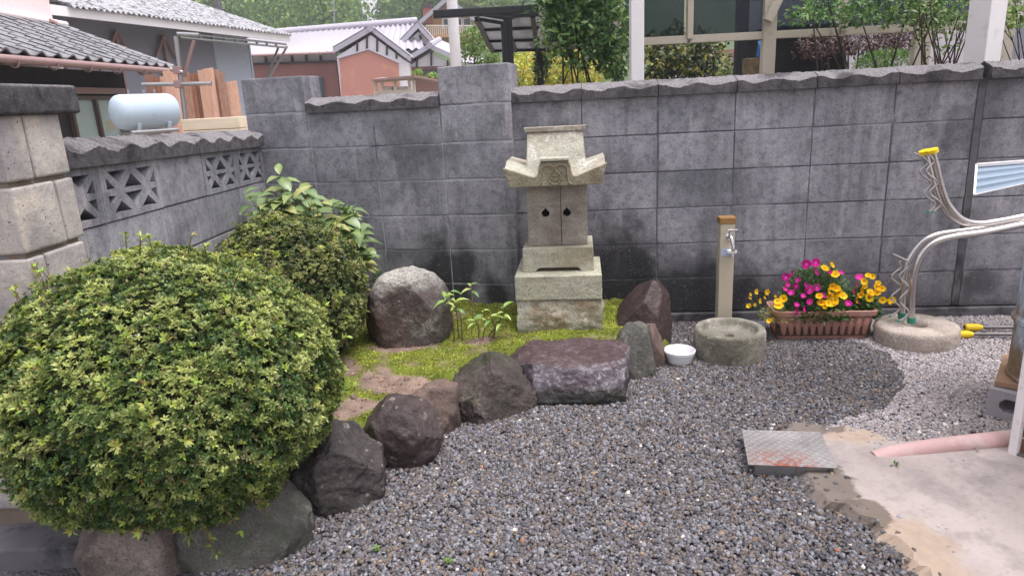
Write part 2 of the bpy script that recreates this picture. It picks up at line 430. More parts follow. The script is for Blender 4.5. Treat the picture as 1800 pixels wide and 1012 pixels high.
def m_wood(name, c0, c1, axis=2, scale=40, rough=0.75):
    t = NT(name); p = t.obj(); sc = [scale, scale, scale]; sc[axis] = scale * 0.05
    g = t.noise(t.vmap(p, tuple(sc)), 1.0, 5, 0.6, 0.3)
    c = t.mix(t.ramp(g, [(0.3, 0.0), (0.7, 1.0)]), c0, c1)
    c = t.mix(t.ramp(t.rnd(), [(0, 0.0), (1, 0.5)]), c, t.mix(t.rnd(), c1, c0))
    return t.done(c, rough, t.bump(g, 0.2, 0.003), 0, 0.3)

M = dict(
    block=m_block('block_concrete'), coping=m_coping('coping_concrete'), split=m_splitblock('split_face_block'),
    mortar=m_plain('mortar', srgb(96, 96, 103), 0.95, var=0.4, scale=30, bump=0.5, wear=(srgb(156, 155, 161), 0.5, 0.66, 5)),
    palemortar=m_plain('lime_stained_mortar', srgb(168, 168, 175), 0.95, var=0.25, scale=30, bump=0.5, wear=(srgb(96, 96, 103), 0.46, 0.62, 5)),
    tanmortar=m_plain('tan_mortar', srgb(120, 108, 98), 0.95, var=0.3, scale=30, bump=0.5),
    footing=m_plain('footing_concrete', srgb(96, 94, 98), 0.9, var=0.35, scale=9, bump=0.4, wear=(srgb(58, 57, 60), 0.5, 0.62, 5)),
    leaf=m_leaf('leaf'), bigleaf=m_leaf('broad_leaf', 0.33, 0.22, 0.5), petal=m_leaf('petal', 0.6, 0.35, 0.2), farleaf=m_leaf('distant_leaf', 0.6, 0.3, 0.3),
    twig=m_plain('twig', srgb(96, 78, 62), 0.85, var=0.3), darktwig=m_plain('dark_twig', srgb(60, 50, 44), 0.85, var=0.3),
    steel=m_metal('stainless_steel', (0.60, 0.57, 0.56), 0.30), chrome=m_metal('chrome', (0.8, 0.8, 0.82), 0.12),
    green=m_plain('green_plastic', srgb(40, 128, 108), 0.45), yellow=m_plain('yellow_plastic', srgb(232, 196, 30), 0.45, var=0.08),
    white=m_plain('white_paint', srgb(236, 234, 236), 0.5, var=0.03), offwhite=m_plain('aged_white_paint', srgb(224, 221, 222), 0.55, var=0.06, wear=(srgb(196, 192, 190), 0.6, 0.75, 10)),
    cream=m_plain('cream_paint', srgb(172, 164, 150), 0.6, var=0.12, wear=(srgb(112, 104, 94), 0.56, 0.72, 9)),
    black=m_plain('black_aluminium', srgb(34, 36, 42), 0.45, var=0.15), dark=m_plain('dark_shade_cloth', srgb(20, 21, 26), 0.9, var=0.2),
)
# ------------------------------------------------------------------ the ground
def sheet(name, poly, z, mat, thick=None):
    b = MB()
    if thick: b.prism(poly, z - thick, z, 'xy')
    else: b.add([(x, y, z) for x, y in poly], [tuple(range(len(poly)))])
    return tag(b.build(name, mat), kind='structure')
t = NT('far_ground'); p = t.pos()
M['field'] = t.done(t.mix(t.noise(p, 40, 6, 0.7), t.mix(t.noise(p, 0.6, 6), srgb(96, 92, 84), srgb(122, 114, 104)), srgb(146, 138, 128)), 0.95, t.bump(t.noise(p, 90, 4), 0.5, 0.01))
sheet('ground', [(-330, -330), (330, -330), (330, 330), (-330, 330)], -0.06, M['field'])

WET = [(-2, 0.2), (1.10, 0.2), (1.10, 2.35), (1.27, 2.44), (1.50, 2.54), (1.675, 2.72), (1.76, 2.9), (1.80, 3.1), (1.78, 3.25), (1.6, 3.36), (1.45, 3.6), (1.4, 4), (-2, 4)]
t = NT('gravel_bed'); p = t.pos()
c = t.mix(t.ramp(t.vor(p, 90), [(0.1, 0.0), (0.5, 1.0)]), srgb(56, 55, 58), srgb(98, 96, 101))
c = t.mix(t.vor(p, 90, 'Color'), c, srgb(70, 66, 68))
M['gravelbed'] = t.done(c, 0.9, t.bump(t.vor(p, 90), 0.8, 0.01))
sheet('gravel_yard', [(-1.9, -3), (5.5, -3), (5.5, 3.7), (0.1, 4.2), (-1.9, 4.6)], -0.004, M['gravelbed'], 0.12)

# raised moss bed: height field held by the edging rocks
BED = [(-1.45, 1.9), (-1.2, 1.78), (-0.85, 1.86), (-0.66, 2.02), (-0.55, 2.28), (-0.48, 2.45), (-0.36, 2.62), (-0.2, 2.86), (0.02, 3.02), (0.5, 2.98), (0.66, 3.18), (0.78, 3.32), (0.76, 3.9), (0.0, 4.0), (-1.6, 4.4), (-1.6, 3.0)]
def seg_dist(x, y, poly):
    d = np.full(np.shape(x), 1e9)
    for i in range(len(poly)):
        ax, ay = poly[i]; bx, by = poly[(i + 1) % len(poly)]
        vx, vy = bx - ax, by - ay
        s = np.clip(((x - ax) * vx + (y - ay) * vy) / (vx * vx + vy * vy), 0, 1)
        d = np.minimum(d, np.hypot(x - ax - s * vx, y - ay - s * vy))
    return d
gx, gy = np.meshgrid(np.arange(-1.62, 0.83, 0.015), np.arange(1.72, 4.42, 0.015))
FRONT = BED[:12]
def bed_height(x, y, detail=True):
    ins = in_poly(x, y, BED)
    d = seg_dist(x, y, BED) * np.where(ins, 1, -1)
    df = seg_dist(x, y, FRONT + FRONT[::-1][1:-1]) * np.where(ins, 1, -1)
    h = 0.135 * np.clip((df + 0.03) / 0.10, 0, 1) + 0.02 * np.clip((y - 3.0), 0, 1)
    h = np.where(df < -0.03, -0.05, h)
    return h
gz = bed_height(gx, gy)
nz = np.array([fbm((a, b, 0.0), 5, 4) * 0.016 + fbm((a, b, 4.0), 26, 3) * 0.006 for a, b in zip(gx.ravel(), gy.ravel())]).reshape(gx.shape)
gz = gz + nz * (gz > 0)
nr, nc = gx.shape
V = np.stack([gx.ravel(), gy.ravel(), gz.ravel()], 1)
idx = np.arange(nr * nc).reshape(nr, nc)
F = np.stack([idx[:-1, :-1].ravel(), idx[:-1, 1:].ravel(), idx[1:, 1:].ravel(), idx[1:, :-1].ravel()], 1)
def soil_mask(x, y):
    """bare soil: 1, moss: 0 (vector)"""
    s = np.zeros(len(x))
    for cx, cy, rx, ry, rot in ((-0.52, 2.72, 0.30, 0.15, -0.5), (-0.66, 2.50, 0.12, 0.10, 0.3), (-0.97, 3.2, 0.12, 0.26, 0.1), (-0.16, 3.2, 0.10, 0.06, 0.0), (-0.55, 3.17, 0.22, 0.05, 0.0), (-0.36, 2.66, .14, .10, -.5), (-0.76, 2.93, 0.09, 0.13, 0.3), (-1.2, 2.4, 0.4, 0.6, 0)):
        dx, dy = x - cx, y - cy
        a, b = dx * math.cos(rot) + dy * math.sin(rot), -dx * math.sin(rot) + dy * math.cos(rot)
        s = np.maximum(s, 1.0 - np.hypot(a / rx, b / ry))
    n = np.array([fbm((a, b, 9.0), 9, 4) for a, b in zip(x, y)])
    return s - 0.12 + n * 0.42
sm = soil_mask(V[:, 0], V[:, 1])
k = np.clip((sm + 0.05) / 0.3, 0, 1)[:, None]
cols = np.array(srgb(98, 108, 44)) * (1 - k) + np.array(srgb(128, 110, 100)) * k
cols = cols * (1 + 0.45 * np.array([fbm((a, b_, 11.0), 13, 5) for a, b_ in V[:, :2]]))[:, None]
me = new_mesh('moss_bed', V, F, m_vcol('moss_soil', 0.95, 0.1, 140), True, cols)
tag(link('moss_bed', me), kind='structure')
def bed_z(x, y):
    return float(bed_height(np.array([x]), np.array([y]))[0])

# moss tufts
n = 75000
mx, my = rng.uniform(-1.5, 0.74, n), rng.uniform(2.0, 4.15, n)
hz = bed_height(mx, my)
dfront = seg_dist(mx, my, FRONT + FRONT[::-1][1:-1])
keep = (hz > 0.05) & in_poly(mx, my, BED)
mx, my, hz = mx[keep], my[keep], hz[keep]
smv = soil_mask(mx, my)
keep = smv < rng.uniform(-0.15, 0.22, len(mx))
mx, my, hz, smv = mx[keep], my[keep], hz[keep], smv[keep]
nzv = np.array([fbm((a, b, 0.0), 5, 4) * 0.016 + fbm((a, b, 4.0), 26, 3) * 0.006 for a, b in zip(mx, my)])
tone = np.array([fbm((a, b, 2.0), 7, 4) for a, b in zip(mx, my)])
P = np.stack([mx, my, hz + nzv - 0.003], 1)
P = np.repeat(P, 2, axis=0) + rng.normal(0, 0.004, (2 * len(mx), 3)) * (1, 1, 0.2)
D = rand_dirs(len(P)) * (1, 1, 0.4) + np.array([0, 0, 0.75])
tone = np.repeat(tone, 2) + rng.normal(0, 0.25, len(P))
kk = np.clip(0.5 + tone, 0, 1)[:, None]
C = np.array(srgb(118, 126, 50)) * (1 - kk) + np.array(srgb(190, 194, 84)) * kk
bare = rng.random(len(P)) < 0.05
C[bare] = srgb(128, 104, 62)
V, F, CC = leaf_arrays(P, D, rand_dirs(len(P)), rng.uniform(0.007, 0.013, len(P)), rng.uniform(0.004, 0.008, len(P)), C, LEAF2)
tag(link('moss', new_mesh('moss', V, F, M['leaf'], False, CC)), 'yellow green moss carpeting the raised garden bed', 'moss', kind='stuff')

# fallen bits on the soil and the bed
n = 2600
fx, fy = rng.uniform(-1.0, 0.1, n), rng.uniform(2.3, 3.7, n)
ok = in_poly(fx, fy, BED) & (soil_mask(fx, fy) > rng.uniform(-0.4, 0.5, n))
fx, fy = fx[ok], fy[ok]
P = np.stack([fx, fy, bed_height(fx, fy) + 0.008], 1)
cc = np.array([srgb(120, 84, 62), srgb(150, 112, 84), srgb(84, 58, 46), srgb(176, 150, 122)])[rng.integers(0, 4, len(P))]
D = rng.normal(size=(len(P), 3)) * (1, 1, 0.2)
V, F, CC = leaf_arrays(P, D, np.array([[0, 0, 1.0]]) + rng.normal(0, 0.4, (len(P), 3)), rng.uniform(0.008, 0.022, len(P)), rng.uniform(0.004, 0.009, len(P)), cc)
tag(link('leaf_litter', new_mesh('leaf_litter', V, F, M['leaf'], False, CC)), 'brown leaf litter scattered over the bare soil', 'leaf litter', kind='stuff')

# concrete slab
SLAB = [(1.03, 2.42), (1.12, 2.40), (1.21, 2.36), (1.30, 2.29), (1.39, 2.235), (1.6, 2.225), (1.8, 2.24), (4.5, 2.2), (4.5, -2.5), (1.03, -2.5), (1.03, 1.40), (1.027, 1.53), (1.035, 1.62), (1.02, 1.69), (1.015, 1.76), (0.985, 1.826), (0.925, 1.88), (0.915, 1.95), (0.93, 2.02), (0.90, 2.2), (0.98, 2.36)]
t = NT('slab_concrete'); p = t.pos()
c = t.mix(t.ramp(t.noise(p, 2.6, 6, 0.6), [(0.3, 0.0), (0.7, 1.0)]), srgb(154, 144, 140), srgb(186, 175, 171))
c = t.mix(t.ramp(t.noise(p, 60, 4, 0.7), [(0.3, 0.4), (0.45, 0.0)]), c, srgb(128, 118, 112))
c = t.mix(t.ramp(t.noise(p, 5, 7, 0.7), [(0.5, 0.0), (0.66, 0.8)]), c, srgb(138, 130, 128))
for ctr, rad in (((1.08, 1.62, 0), (0.13, 0.22, 1)), ((1.25, 2.30, 0), (0.16, 0.10, 1)), ((1.02, 1.4, 0), (0.12, 0.3, 1))):
    c = t.mix(t.blob(ctr, rad, 0.6, 14, 0.4), c, t.mix(t.noise(p, 30, 5), srgb(150, 132, 116), srgb(184, 166, 150)))
for ctr, rad in (((0.965, 2.00, 0), (0.12, 0.21, 1)), ((1.10, 2.36, 0), (0.14, 0.08, 1)), ((1.0, 1.80, 0), (0.11, 0.09, 1))):
    c = t.mix(t.math('MULTIPLY', t.blob(ctr, rad, 0.5, 14, 0.14), 0.85), c, srgb(104, 94, 86))
cr_ = t.vor(t.vmap(p, (1.1, 1.3, 0)), 1.6, 'Distance', 'DISTANCE_TO_EDGE')
cr_ = t.math('ADD', cr_, t.math('MULTIPLY', t.math('SUBTRACT', t.noise(p, 12, 5), 0.5), 0.06))
c = t.mix(t.math('MULTIPLY', t.ramp(cr_, [(0.0, 1.0), (0.006, 0.0)]), t.ramp(t.noise(p, 1.3, 2), [(0.62, 0.0), (0.7, 1.0)])), c, srgb(84, 78, 74))
nb = t.bump(t.noise(p, 160, 4, 0.7), 0.35, 0.003, t.bump(t.noise(p, 14, 5), 0.4, 0.01))
M['slab'] = t.done(c, 0.85, nb, 0, 0.3)
b = MB()
pts = []
for i in range(len(SLAB)):
    a, d = Vector(SLAB[i]), Vector(SLAB[(i + 1) % len(SLAB)])
    k = max(1, int((d - a).length / 0.012)) if (d - a).length < 0.6 else 4
    for j in range(k):
        q = a.lerp(d, j / k); w = fbm((q.x, q.y, 0), 22, 5) * 0.022
        pts.append((q.x + w, q.y + w))
inner = [(x + (0.03 + fbm((x, y, 5), 14, 3) * 0.02 if x < 1.4 else 0), y - (0.022 + fbm((x, y, 8), 14, 3) * 0.015 if y > 2.1 else 0)) for x, y in pts]
n = len(pts)
b.add([(x, y, -0.05) for x, y in pts] + [(x, y, 0.006) for x, y in pts] + [(x, y, 0.03) for x, y in inner],
      [(i, (i + 1) % n, n + (i + 1) % n, n + i) for i in range(n)] + [(n + i, n + (i + 1) % n, 2 * n + (i + 1) % n, 2 * n + i) for i in range(n)] + [tuple(range(2 * n, 3 * n))])
tag(b.build('concrete_slab', M['slab']), kind='structure')

# gravel: angular crushed stones, one colour each
def stones(n, x0, x1, y0, y1, smin, smax, lift, keepfn):
    x, y = rng.uniform(x0, x1, n), rng.uniform(y0, y1, n)
    k = keepfn(x, y); x, y = x[k], y[k]; n = len(x)
    cube = np.array([(a, b, c) for c in (-1, 1) for b in (-1, 1) for a in (-1, 1)], float) * 0.5
    Q = np.array([(4, 5, 7, 6), (0, 1, 5, 4), (1, 3, 7, 5), (3, 2, 6, 7), (2, 0, 4, 6)])
    T = cube[None] * (1 + rng.uniform(-0.42, 0.42, (n, 8, 3)))
    size = rng.uniform(smin, smax, n) * rng.choice([0.75, 1.0, 1.0, 1.2], n)
    T = T * np.stack([size * rng.uniform(0.7, 1.15, n), size * rng.uniform(0.6, 1.0, n), size * rng.uniform(0.35, 0.75, n)], 1)[:, None, :]
    a = rng.uniform(0, 2 * np.pi, n); tx, ty = rng.normal(0, 0.32, n), rng.normal(0, 0.32, n)
    ca, sa = np.cos(a), np.sin(a); cx, sx = np.cos(tx), np.sin(tx); cy, sy = np.cos(ty), np.sin(ty)
    X, Y, Z = T[..., 0], T[..., 1], T[..., 2]
    Y, Z = Y * cx[:, None] - Z * sx[:, None], Y * sx[:, None] + Z * cx[:, None]
    X, Z = X * cy[:, None] + Z * sy[:, None], -X * sy[:, None] + Z * cy[:, None]
    X, Y = X * ca[:, None] - Y * sa[:, None], X * sa[:, None] + Y * ca[:, None]
    zc = rng.uniform(0, lift, n) + size * 0.15
    V = np.stack([X + x[:, None], Y + y[:, None], Z + zc[:, None]], 2).reshape(-1, 3)
    F = (Q[None] + (np.arange(n) * 8)[:, None, None]).reshape(-1, 4)
    pal = np.array([srgb(88, 87, 93), srgb(108, 107, 113), srgb(124, 124, 131), srgb(98, 92, 92), srgb(104, 95, 90), srgb(84, 82, 87), srgb(136, 135, 140), srgb(116, 104, 96)])
    c = pal[rng.integers(0, len(pal), n)] * rng.uniform(1.1, 1.4, n)[:, None]
    r = rng.random(n)
    c[r < 0.005] = srgb(222, 214, 206); c[(r > 0.012) & (r < 0.024)] = srgb(160, 138, 116); c[(r > 0.032) & (r < 0.0335)] = srgb(166, 116, 90)
    wx = np.array([fbm((p_, q_, 0), 6, 3) for p_, q_ in zip(x, y)]) * 0.05
    wet = in_poly(x + wx, y + wx, WET)
    g = np.clip(1.0 - 0.34 * np.exp(-((x - 1.35) / 0.42) ** 2 - ((y - 2.95) / 0.42) ** 2), 0, 1)        # soaked patch near the tap
    c = np.where(wet[:, None], c * 0.82 * g[:, None], c * 0.72 + np.array(srgb(196, 186, 186)) * 0.42)
    return V, F, np.repeat(c, 8, axis=0)
def gkeep(x, y):
    far = np.hypot(x, y)
    return ~(in_poly(x, y, SLAB) & (seg_dist(x, y, SLAB) > 0.035)) & ~(in_poly(x, y, BED) & (seg_dist(x, y, BED) > 0.06)) & (x > -1.1 - 0 * far)
V, F, CC = stones(185000, -0.95, 2.75, 1.2, 3.78, 0.0068, 0.0122, 0.008, gkeep)
M['gravel'] = m_vcol('gravel_stone', 0.75, 0.28, 260)
tag(link('gravel', new_mesh('gravel', V, F, M['gravel'], False, CC)), 'grey crushed stone gravel covering the yard', 'gravel', kind='stuff')

# stray stones kicked onto the slab edge
def skeep(x, y):
    ed_ = SLAB[10:] + SLAB[:7]
    d_ = seg_dist(x, y, ed_ + ed_[::-1][1:-1])
    return in_poly(x, y, SLAB) & (rng.random(len(x)) < np.exp(-d_ / 0.05) * 0.5 + 0.0006)
V, F, CC = stones(5200, 0.9, 2.2, 1.2, 2.45, 0.006, 0.0135, 0.002, skeep)
V[:, 2] += 0.027
tag(link('stray_gravel', new_mesh('stray_gravel', V, F, M['gravel'], False, CC)), 'stray gravel stones scattered on the slab edge', 'gravel', kind='stuff')
# ------------------------------------------------------------------ block walls
def block_mesh(name, L, H, D, mat, seed, bev=0.005):
    b = MB(); b.box((0, D / 2, 0), (L, D, H))
    me = b.mesh(name, mat, bevel=bev, seg=2)
    rs = random.Random(seed)
    for v in me.vertices:
        v.co.x += rs.uniform(-0.0012, 0.0012); v.co.z += rs.uniform(-0.0012, 0.0012)
    return me
BL = [block_mesh('concrete_block', 0.3925, 0.1935, 0.11, M['block'], s, 0.0032) for s in range(4)]
def coping_mesh(name, L, seed, steep=1.0, ph=0.0):
    """coping piece: wavy front edge, rough sloping top, ridge at the middle"""
    nu, nv = 40, 18
    def top(s, q):        # s along 0..1, q across 0 (front) .. 1 (back)
        x = s * L - L / 2
        w = 0.5 + 0.5 * math.cos(2 * math.pi * (s * 2 + ph))
        e = 0.038 + 0.017 * w + 0.006 * fbm((x * 1.0, seed, 7.0), 9, 2)                               # scalloped eave height
        qq = min(q, 1 - q) * 2
        z = e + (0.084 * steep - e) * (qq ** 0.8) * 0.97
        z += fbm((x * 1.0 + seed * 3.3, q * 0.17, seed), 26, 4) * 0.0045
        z += fbm((x + seed * 1.3, q * 0.17, seed + 5), 110, 2) * 0.0035
        return (x, -0.032 + q * 0.175, z)
    b = MB(); b.grid(top, nu, nv)
    def fr(s, q, y, qq):
        x, _, z = top(s, qq)
        return (x, y + fbm((x + seed, q, 3.0), 40, 3) * 0.002 * (1 if qq == 0 else 0), z * q)
    b.grid(lambda s, q: fr(s, q, -0.032, 0), nu, 3)
    b.grid(lambda s, q: fr(1 - s, q, 0.143, 1), nu, 2)
    for s, fl in ((0, 1), (1, 0)):
        pr_ = [top(s, j / nv) for j in range(nv + 1)]
        x = pr_[0][0]
        b.add([(x, p[1], 0) for p in pr_] + pr_, [(j, j + 1, nv + 2 + j, nv + 1 + j) for j in range(nv)])
    b.add([(-L / 2, -0.032, 0), (L / 2, -0.032, 0), (L / 2, 0.143, 0), (-L / 2, 0.143, 0)], [(3, 2, 1, 0)])
    return b.mesh(name, M['coping'], smooth=55)
CO = [coping_mesh('coping_tile', 0.396, s, 1.0, 0.02 * s) for s in range(4)]

Z0 = 0.062
bw = thing('block_wall', 'long weathered grey concrete block wall with wavy coping behind the stone shrine', 'wall', (0.4224, 3.7824, 0), -0.0985)
b = MB(); b.box((1.42, 0.054, 0.6675), (3.62, 0.100, 1.191)); b.build('mortar', M['mortar'], bw)
b = MB(); b.box((1.62, 0.06, -0.028), (4.2, 0.16, 0.172)); b.build('footing', M['footing'], bw, bevel=0.008)
for i in range(-1, 8):
    off = 0.035 if i >= 5 else 0.0
    for k in range(6):
        link('concrete_block', BL[(i * 3 + k * 5) % 4], bw, (i * 0.4 + 0.2 + off + random.uniform(-.002, .002), random.uniform(-0.0015, 0.0015), Z0 + 0.2 * k + 0.1), rz=random.uniform(-.003, .003))
    link('coping_tile', CO[(i + 4) % 4], bw, (i * 0.4 + 0.2 + off, -0.006 * (i >= 5), 1.262 + (0.0 if i >= 5 else random.uniform(-.003, .0))))

b = MB(); b.box((2.0175, 0.045, 0.665), (0.034, 0.094, 1.19)); b.build('expansion_joint', M['footing'], bw)
cw = thing('block_wall', 'short grey block wall between two square pillars beside the big leafed shrub', 'wall', (-0.3437, 3.8685, 0), -0.2455)
b = MB(); b.box((-0.4, 0.0545, 0.6675), (0.86, 0.100, 1.191)); b.build('mortar', M['palemortar'], cw)
for x in (0.2, -1.0):
    b = MB(); b.box((x, 0.0985, 0.76), (0.392, 0.19, 1.38)); b.build('mortar', M['palemortar'], cw)
PB = [block_mesh('pillar_block', 0.397, 0.196, 0.195, M['block'], 10 + s, 0.007) for s in range(3)]
for k in range(7):
    for x in (0.2, -1.0):
        link('pillar_block', PB[(k + int(x)) % 3], cw, (x, 0.0, Z0 + 0.2 * k + 0.1 + (0.001 * k)))
for i in (-1, -2):
    for k in range(6):
        link('concrete_block', BL[(i * 2 + k) % 4], cw, (i * 0.4 + 0.2, 0.001, Z0 + 0.2 * k + 0.1))
    link('coping_tile', CO[i % 4], cw, (i * 0.4 + 0.2, 0.012, 1.2605))

# garden wall on the left with openwork blocks
HOLES = []
for s in (0, 1):
    f = (lambda x: x) if s == 0 else (lambda x: 1 - x)
    HOLES += [[(f(.13), .88), (f(.41), .88), (f(.27), .67)], [(f(.13), .12), (f(.41), .12), (f(.27), .33)],
              [(f(.085), .79), (f(.085), .55), (f(.20), .57)], [(f(.085), .45), (f(.085), .21), (f(.20), .43)]]
HOLES += [[(.5, .80), (.345, .545), (.655, .545)], [(.345, .455), (.655, .455), (.5, .20)]]
def vent_mesh():
    L, H = 0.392, 0.193
    q = lambda p: ((p[0] - .5) * L, (p[1] - .5) * H)
    b = MB(); b.plate([q((0, 0)), q((1, 0)), q((1, 1)), q((0, 1))], [[q(p) for p in h] for h in HOLES], 0.0, 0.10)
    return b.mesh('openwork_block', M['block'], bevel=0.0)
VM = vent_mesh()
gw = thing('garden_wall', 'low grey block wall with openwork vent blocks behind the clipped bushes', 'wall', (-1.392, 2.35, 0), 0)
ang = math.atan2(1.76, -0.03)
gw.rotation_euler = (0, R(1.6), ang)
ZL = 0.94
b = MB(); b.box((0.64, 0.052, ZL / 2 - 0.005), (2.2, 0.088, ZL)); b.build('mortar', M['mortar'], gw)
bm_l = block_mesh('concrete_block', 0.43, 0.1935, 0.10, M['block'], 31)
kinds = 'vvbvv'
for j in range(5):
    x = -0.43 + 0.43 * j + 0.215
    if kinds[j] == 'v': link('openwork_block', VM, gw, (x, 0.0, ZL + 0.098), scale=(1.09, 1, 1))
    else: link('concrete_block', bm_l, gw, (x, 0.0, ZL + 0.098))
    for k in range(4):
        link('concrete_block', bm_l, gw, (x, 0.004, ZL - 0.1 - 0.2 * k))
    link('coping_tile', CO[j % 4], gw, (x, 0.012, ZL + 0.197), scale=(1.09, 1.0, 1.15))

# gate pillar of tan blocks, front left
gp = thing('gate_pillar', 'tan split face block gate pillar with dark concrete cap beside the clipped bush', 'pillar', (-1.357, 1.90, 0), 0)
b = MB(); b.box((-0.215, 0.14, 0.65), (0.40, 0.25, 1.30)); b.build('mortar', M['tanmortar'], gp)
def split_block(L, D, H, seed):
    """pitched-face block with soft rounded arrises"""
    b = MB(); b.box((0, 0, 0), (L, D, H))
    me = b.mesh('tan_block', M['split'], bevel=0.009, seg=3, smooth=60)
    for v in me.vertices:
        v.co += v.co.normalized() * fbm(v.co + Vector((seed, 0, 0)), 14, 3) * 0.004
    return me
for k in range(6):
    z = 0.13 + 0.2 * k + 0.095
    if k % 2: cuts = (0.0, 0.075, 0.27) if k % 4 == 3 else (0.0, 0.19, 0.27)
    else: cuts = (0.0, 0.2, 0.29)
    cuts = (0.0, 0.115, 0.285) if k == 5 else ((0.0, 0.195, 0.285) if k == 4 else cuts)
    for y0, y1 in zip(cuts[:-1], cuts[1:]):
        link('tan_block', split_block(0.20, y1 - y0 - 0.009, 0.186, k + y0), gp, (-0.10, (y0 + y1) / 2, z))
    for x0, x1 in ((-0.205, -0.44),) if k % 2 else ((-0.205, -0.33), (-0.335, -0.44)):
        link('tan_block', split_block(abs(x1 - x0) - 0.008, 0.2, 0.186, k * 2.0 + 1), gp, ((x0 + x1) / 2, 0.10, z))
b = MB(); b.box((-0.24, 0.155, 1.352), (0.52, 0.43, 0.086))
b.build('cap', M['coping'], gp, bevel=0.014, seg=3, smooth=50)
b = MB(); b.box((-0.25, 0.15, 1.316), (0.45, 0.34, 0.03)); b.build('cap_bed', M['footing'], gp)
b = MB(); b.box((-0.31, 0.06, -0.005), (0.68, 0.36, 0.15)); b.build('footing', M['footing'], gp, bevel=0.008)
# ------------------------------------------------------------------ stone shrine
M['shrine'] = m_stone('shrine_stone', srgb(152, 150, 136), srgb(186, 183, 168), srgb(236, 234, 228), 0.3, srgb(138, 122, 106), 7, 0.85)
M['shrinebase'] = m_stone('shrine_base_stone', srgb(158, 156, 138), srgb(192, 189, 170), srgb(214, 210, 196), 0.2, srgb(140, 128, 104), 6, 0.85, streak=True)
M['shrinebody'] = m_stone('shrine_body_stone', srgb(154, 147, 138), srgb(190, 183, 173), srgb(190, 180, 170), 0.2, srgb(120, 108, 100), 6, 0.9, streak=True)
M['shrineeave'] = m_stone('shrine_eave_stone', srgb(122, 114, 94), srgb(160, 152, 130), srgb(190, 186, 170), 0.1, srgb(112, 98, 74), 9, 0.9)
M['rough'] = m_stone('rough_pedestal_stone', srgb(140, 138, 122), srgb(190, 186, 170), srgb(220, 218, 206), 0.3, srgb(128, 106, 70), 8, 0.85)
M['holeshade'] = m_plain('shrine_hole_shade', srgb(40, 36, 34), 0.95)
sh = thing('stone_shrine', 'small grey stone shrine with gabled roof on stepped base against the wall', 'shrine', (0.231, 3.30, 0.115), -0.11)
# rough hewn pedestal
def rough_box(w, d, h, amp, seed, n=26):
    V, F = [], []
    b = MB(); b.box((0, d / 2, h / 2), (w, d, h))
    bm = bmesh.new(); me = bpy.data.meshes.new('t'); me.from_pydata(b.v, [], b.f); bm.from_mesh(me)
    bmesh.ops.subdivide_edges(bm, edges=bm.edges, cuts=n, use_grid_fill=True)
    bmesh.ops.recalc_face_normals(bm, faces=bm.faces)
    for v in bm.verts:
        p = v.co.copy()
        k = fbm(p + Vector((seed, 0, 0)), 9, 5) * amp + abs(fbm(p + Vector((0, seed, 0)), 22, 3)) * amp * 0.7
        e = 1.0 if p.z < h - 0.004 else 0.15
        c = Vector((p.x, p.y - d / 2, 0)); c.normalize()
        v.co += c * k * e
        if p.y < 0.004: v.co.y -= 0.022 * math.sin(math.pi * min(1, p.z / h)) * e
    bm.to_mesh(me); bm.free(); me.polygons.foreach_set('use_smooth', [True] * len(me.polygons)); me.set_sharp_from_angle(angle=R(35))
    return me
me = rough_box(0.425, 0.40, 0.235, 0.016, 3.0); me.materials.append(M['rough']); me.name = 'pedestal'
link('pedestal', me, sh, (0, 0.012, -0.05))
b = MB(); b.box((0, 0.20, 0.248), (0.434, 0.41, 0.124)); b.build('lower_slab', M['shrinebase'], sh, bevel=0.005)
# slab with offering slot
slot = [(-0.115, 0.0), (-0.108, 0.012), (-0.095, 0.020), (0.095, 0.020), (0.108, 0.012), (0.115, 0.0)]
b = MB(); b.prism([(-0.182, 0), *slot, (0.182, 0), (0.178, 0.122), (-0.178, 0.122)], 0, 0.06)
b.box((0, 0.18, 0.0605), (0.356, 0.25, 0.119))
b.build('upper_slab', M['shrinebase'], sh, (0, 0.085, 0.311), bevel=0.003)
# body: hollow box with two door leaves, each with a pointed opening
BZ, BH, BW, BY = 0.434, 0.318, 0.304, 0.150
b = MB(); b.box((0, BY + 0.24, BZ + BH / 2), (BW, 0.10, BH)); b.box((-BW / 2 + 0.02, BY + 0.12, BZ + BH / 2), (0.04, 0.20, BH - .004)); b.box((BW / 2 - 0.02, BY + 0.12, BZ + BH / 2), (0.04, 0.20, BH - .004))
b.build('body', M['shrinebody'], sh, bevel=0.003)
b = MB(); b.box((0, BY + 0.115, BZ + BH / 2), (BW - 0.09, 0.13, BH - 0.02)); b.build('hole_shade_box', M['holeshade'], sh)  # solid dark box behind the openings; inside shade put into its colour
def ogee(cx, cz, r):
    pts = []
    for a in np.linspace(R(60), R(-240), 15):
        pts.append((cx + r * math.cos(a), cz + r * math.sin(a) * 0.92))
    return pts + [(cx - r * 0.18, cz + r * 1.1), (cx, cz + r * 1.5), (cx + r * 0.18, cz + r * 1.1)]
for x0, x1, hx in ((-BW / 2 + 0.001, 0.018, -0.058), (0.0215, BW / 2 - 0.001, 0.050)):
    b = MB(); b.plate([(x0, 0.001), (x1, 0.001), (x1, BH - 0.001), (x0, BH - 0.001)], [ogee(hx, 0.165, 0.0205)], 0, 0.022)
    b.build('door_leaf', M['shrinebody'], sh, (0, BY, BZ), bevel=0.0)
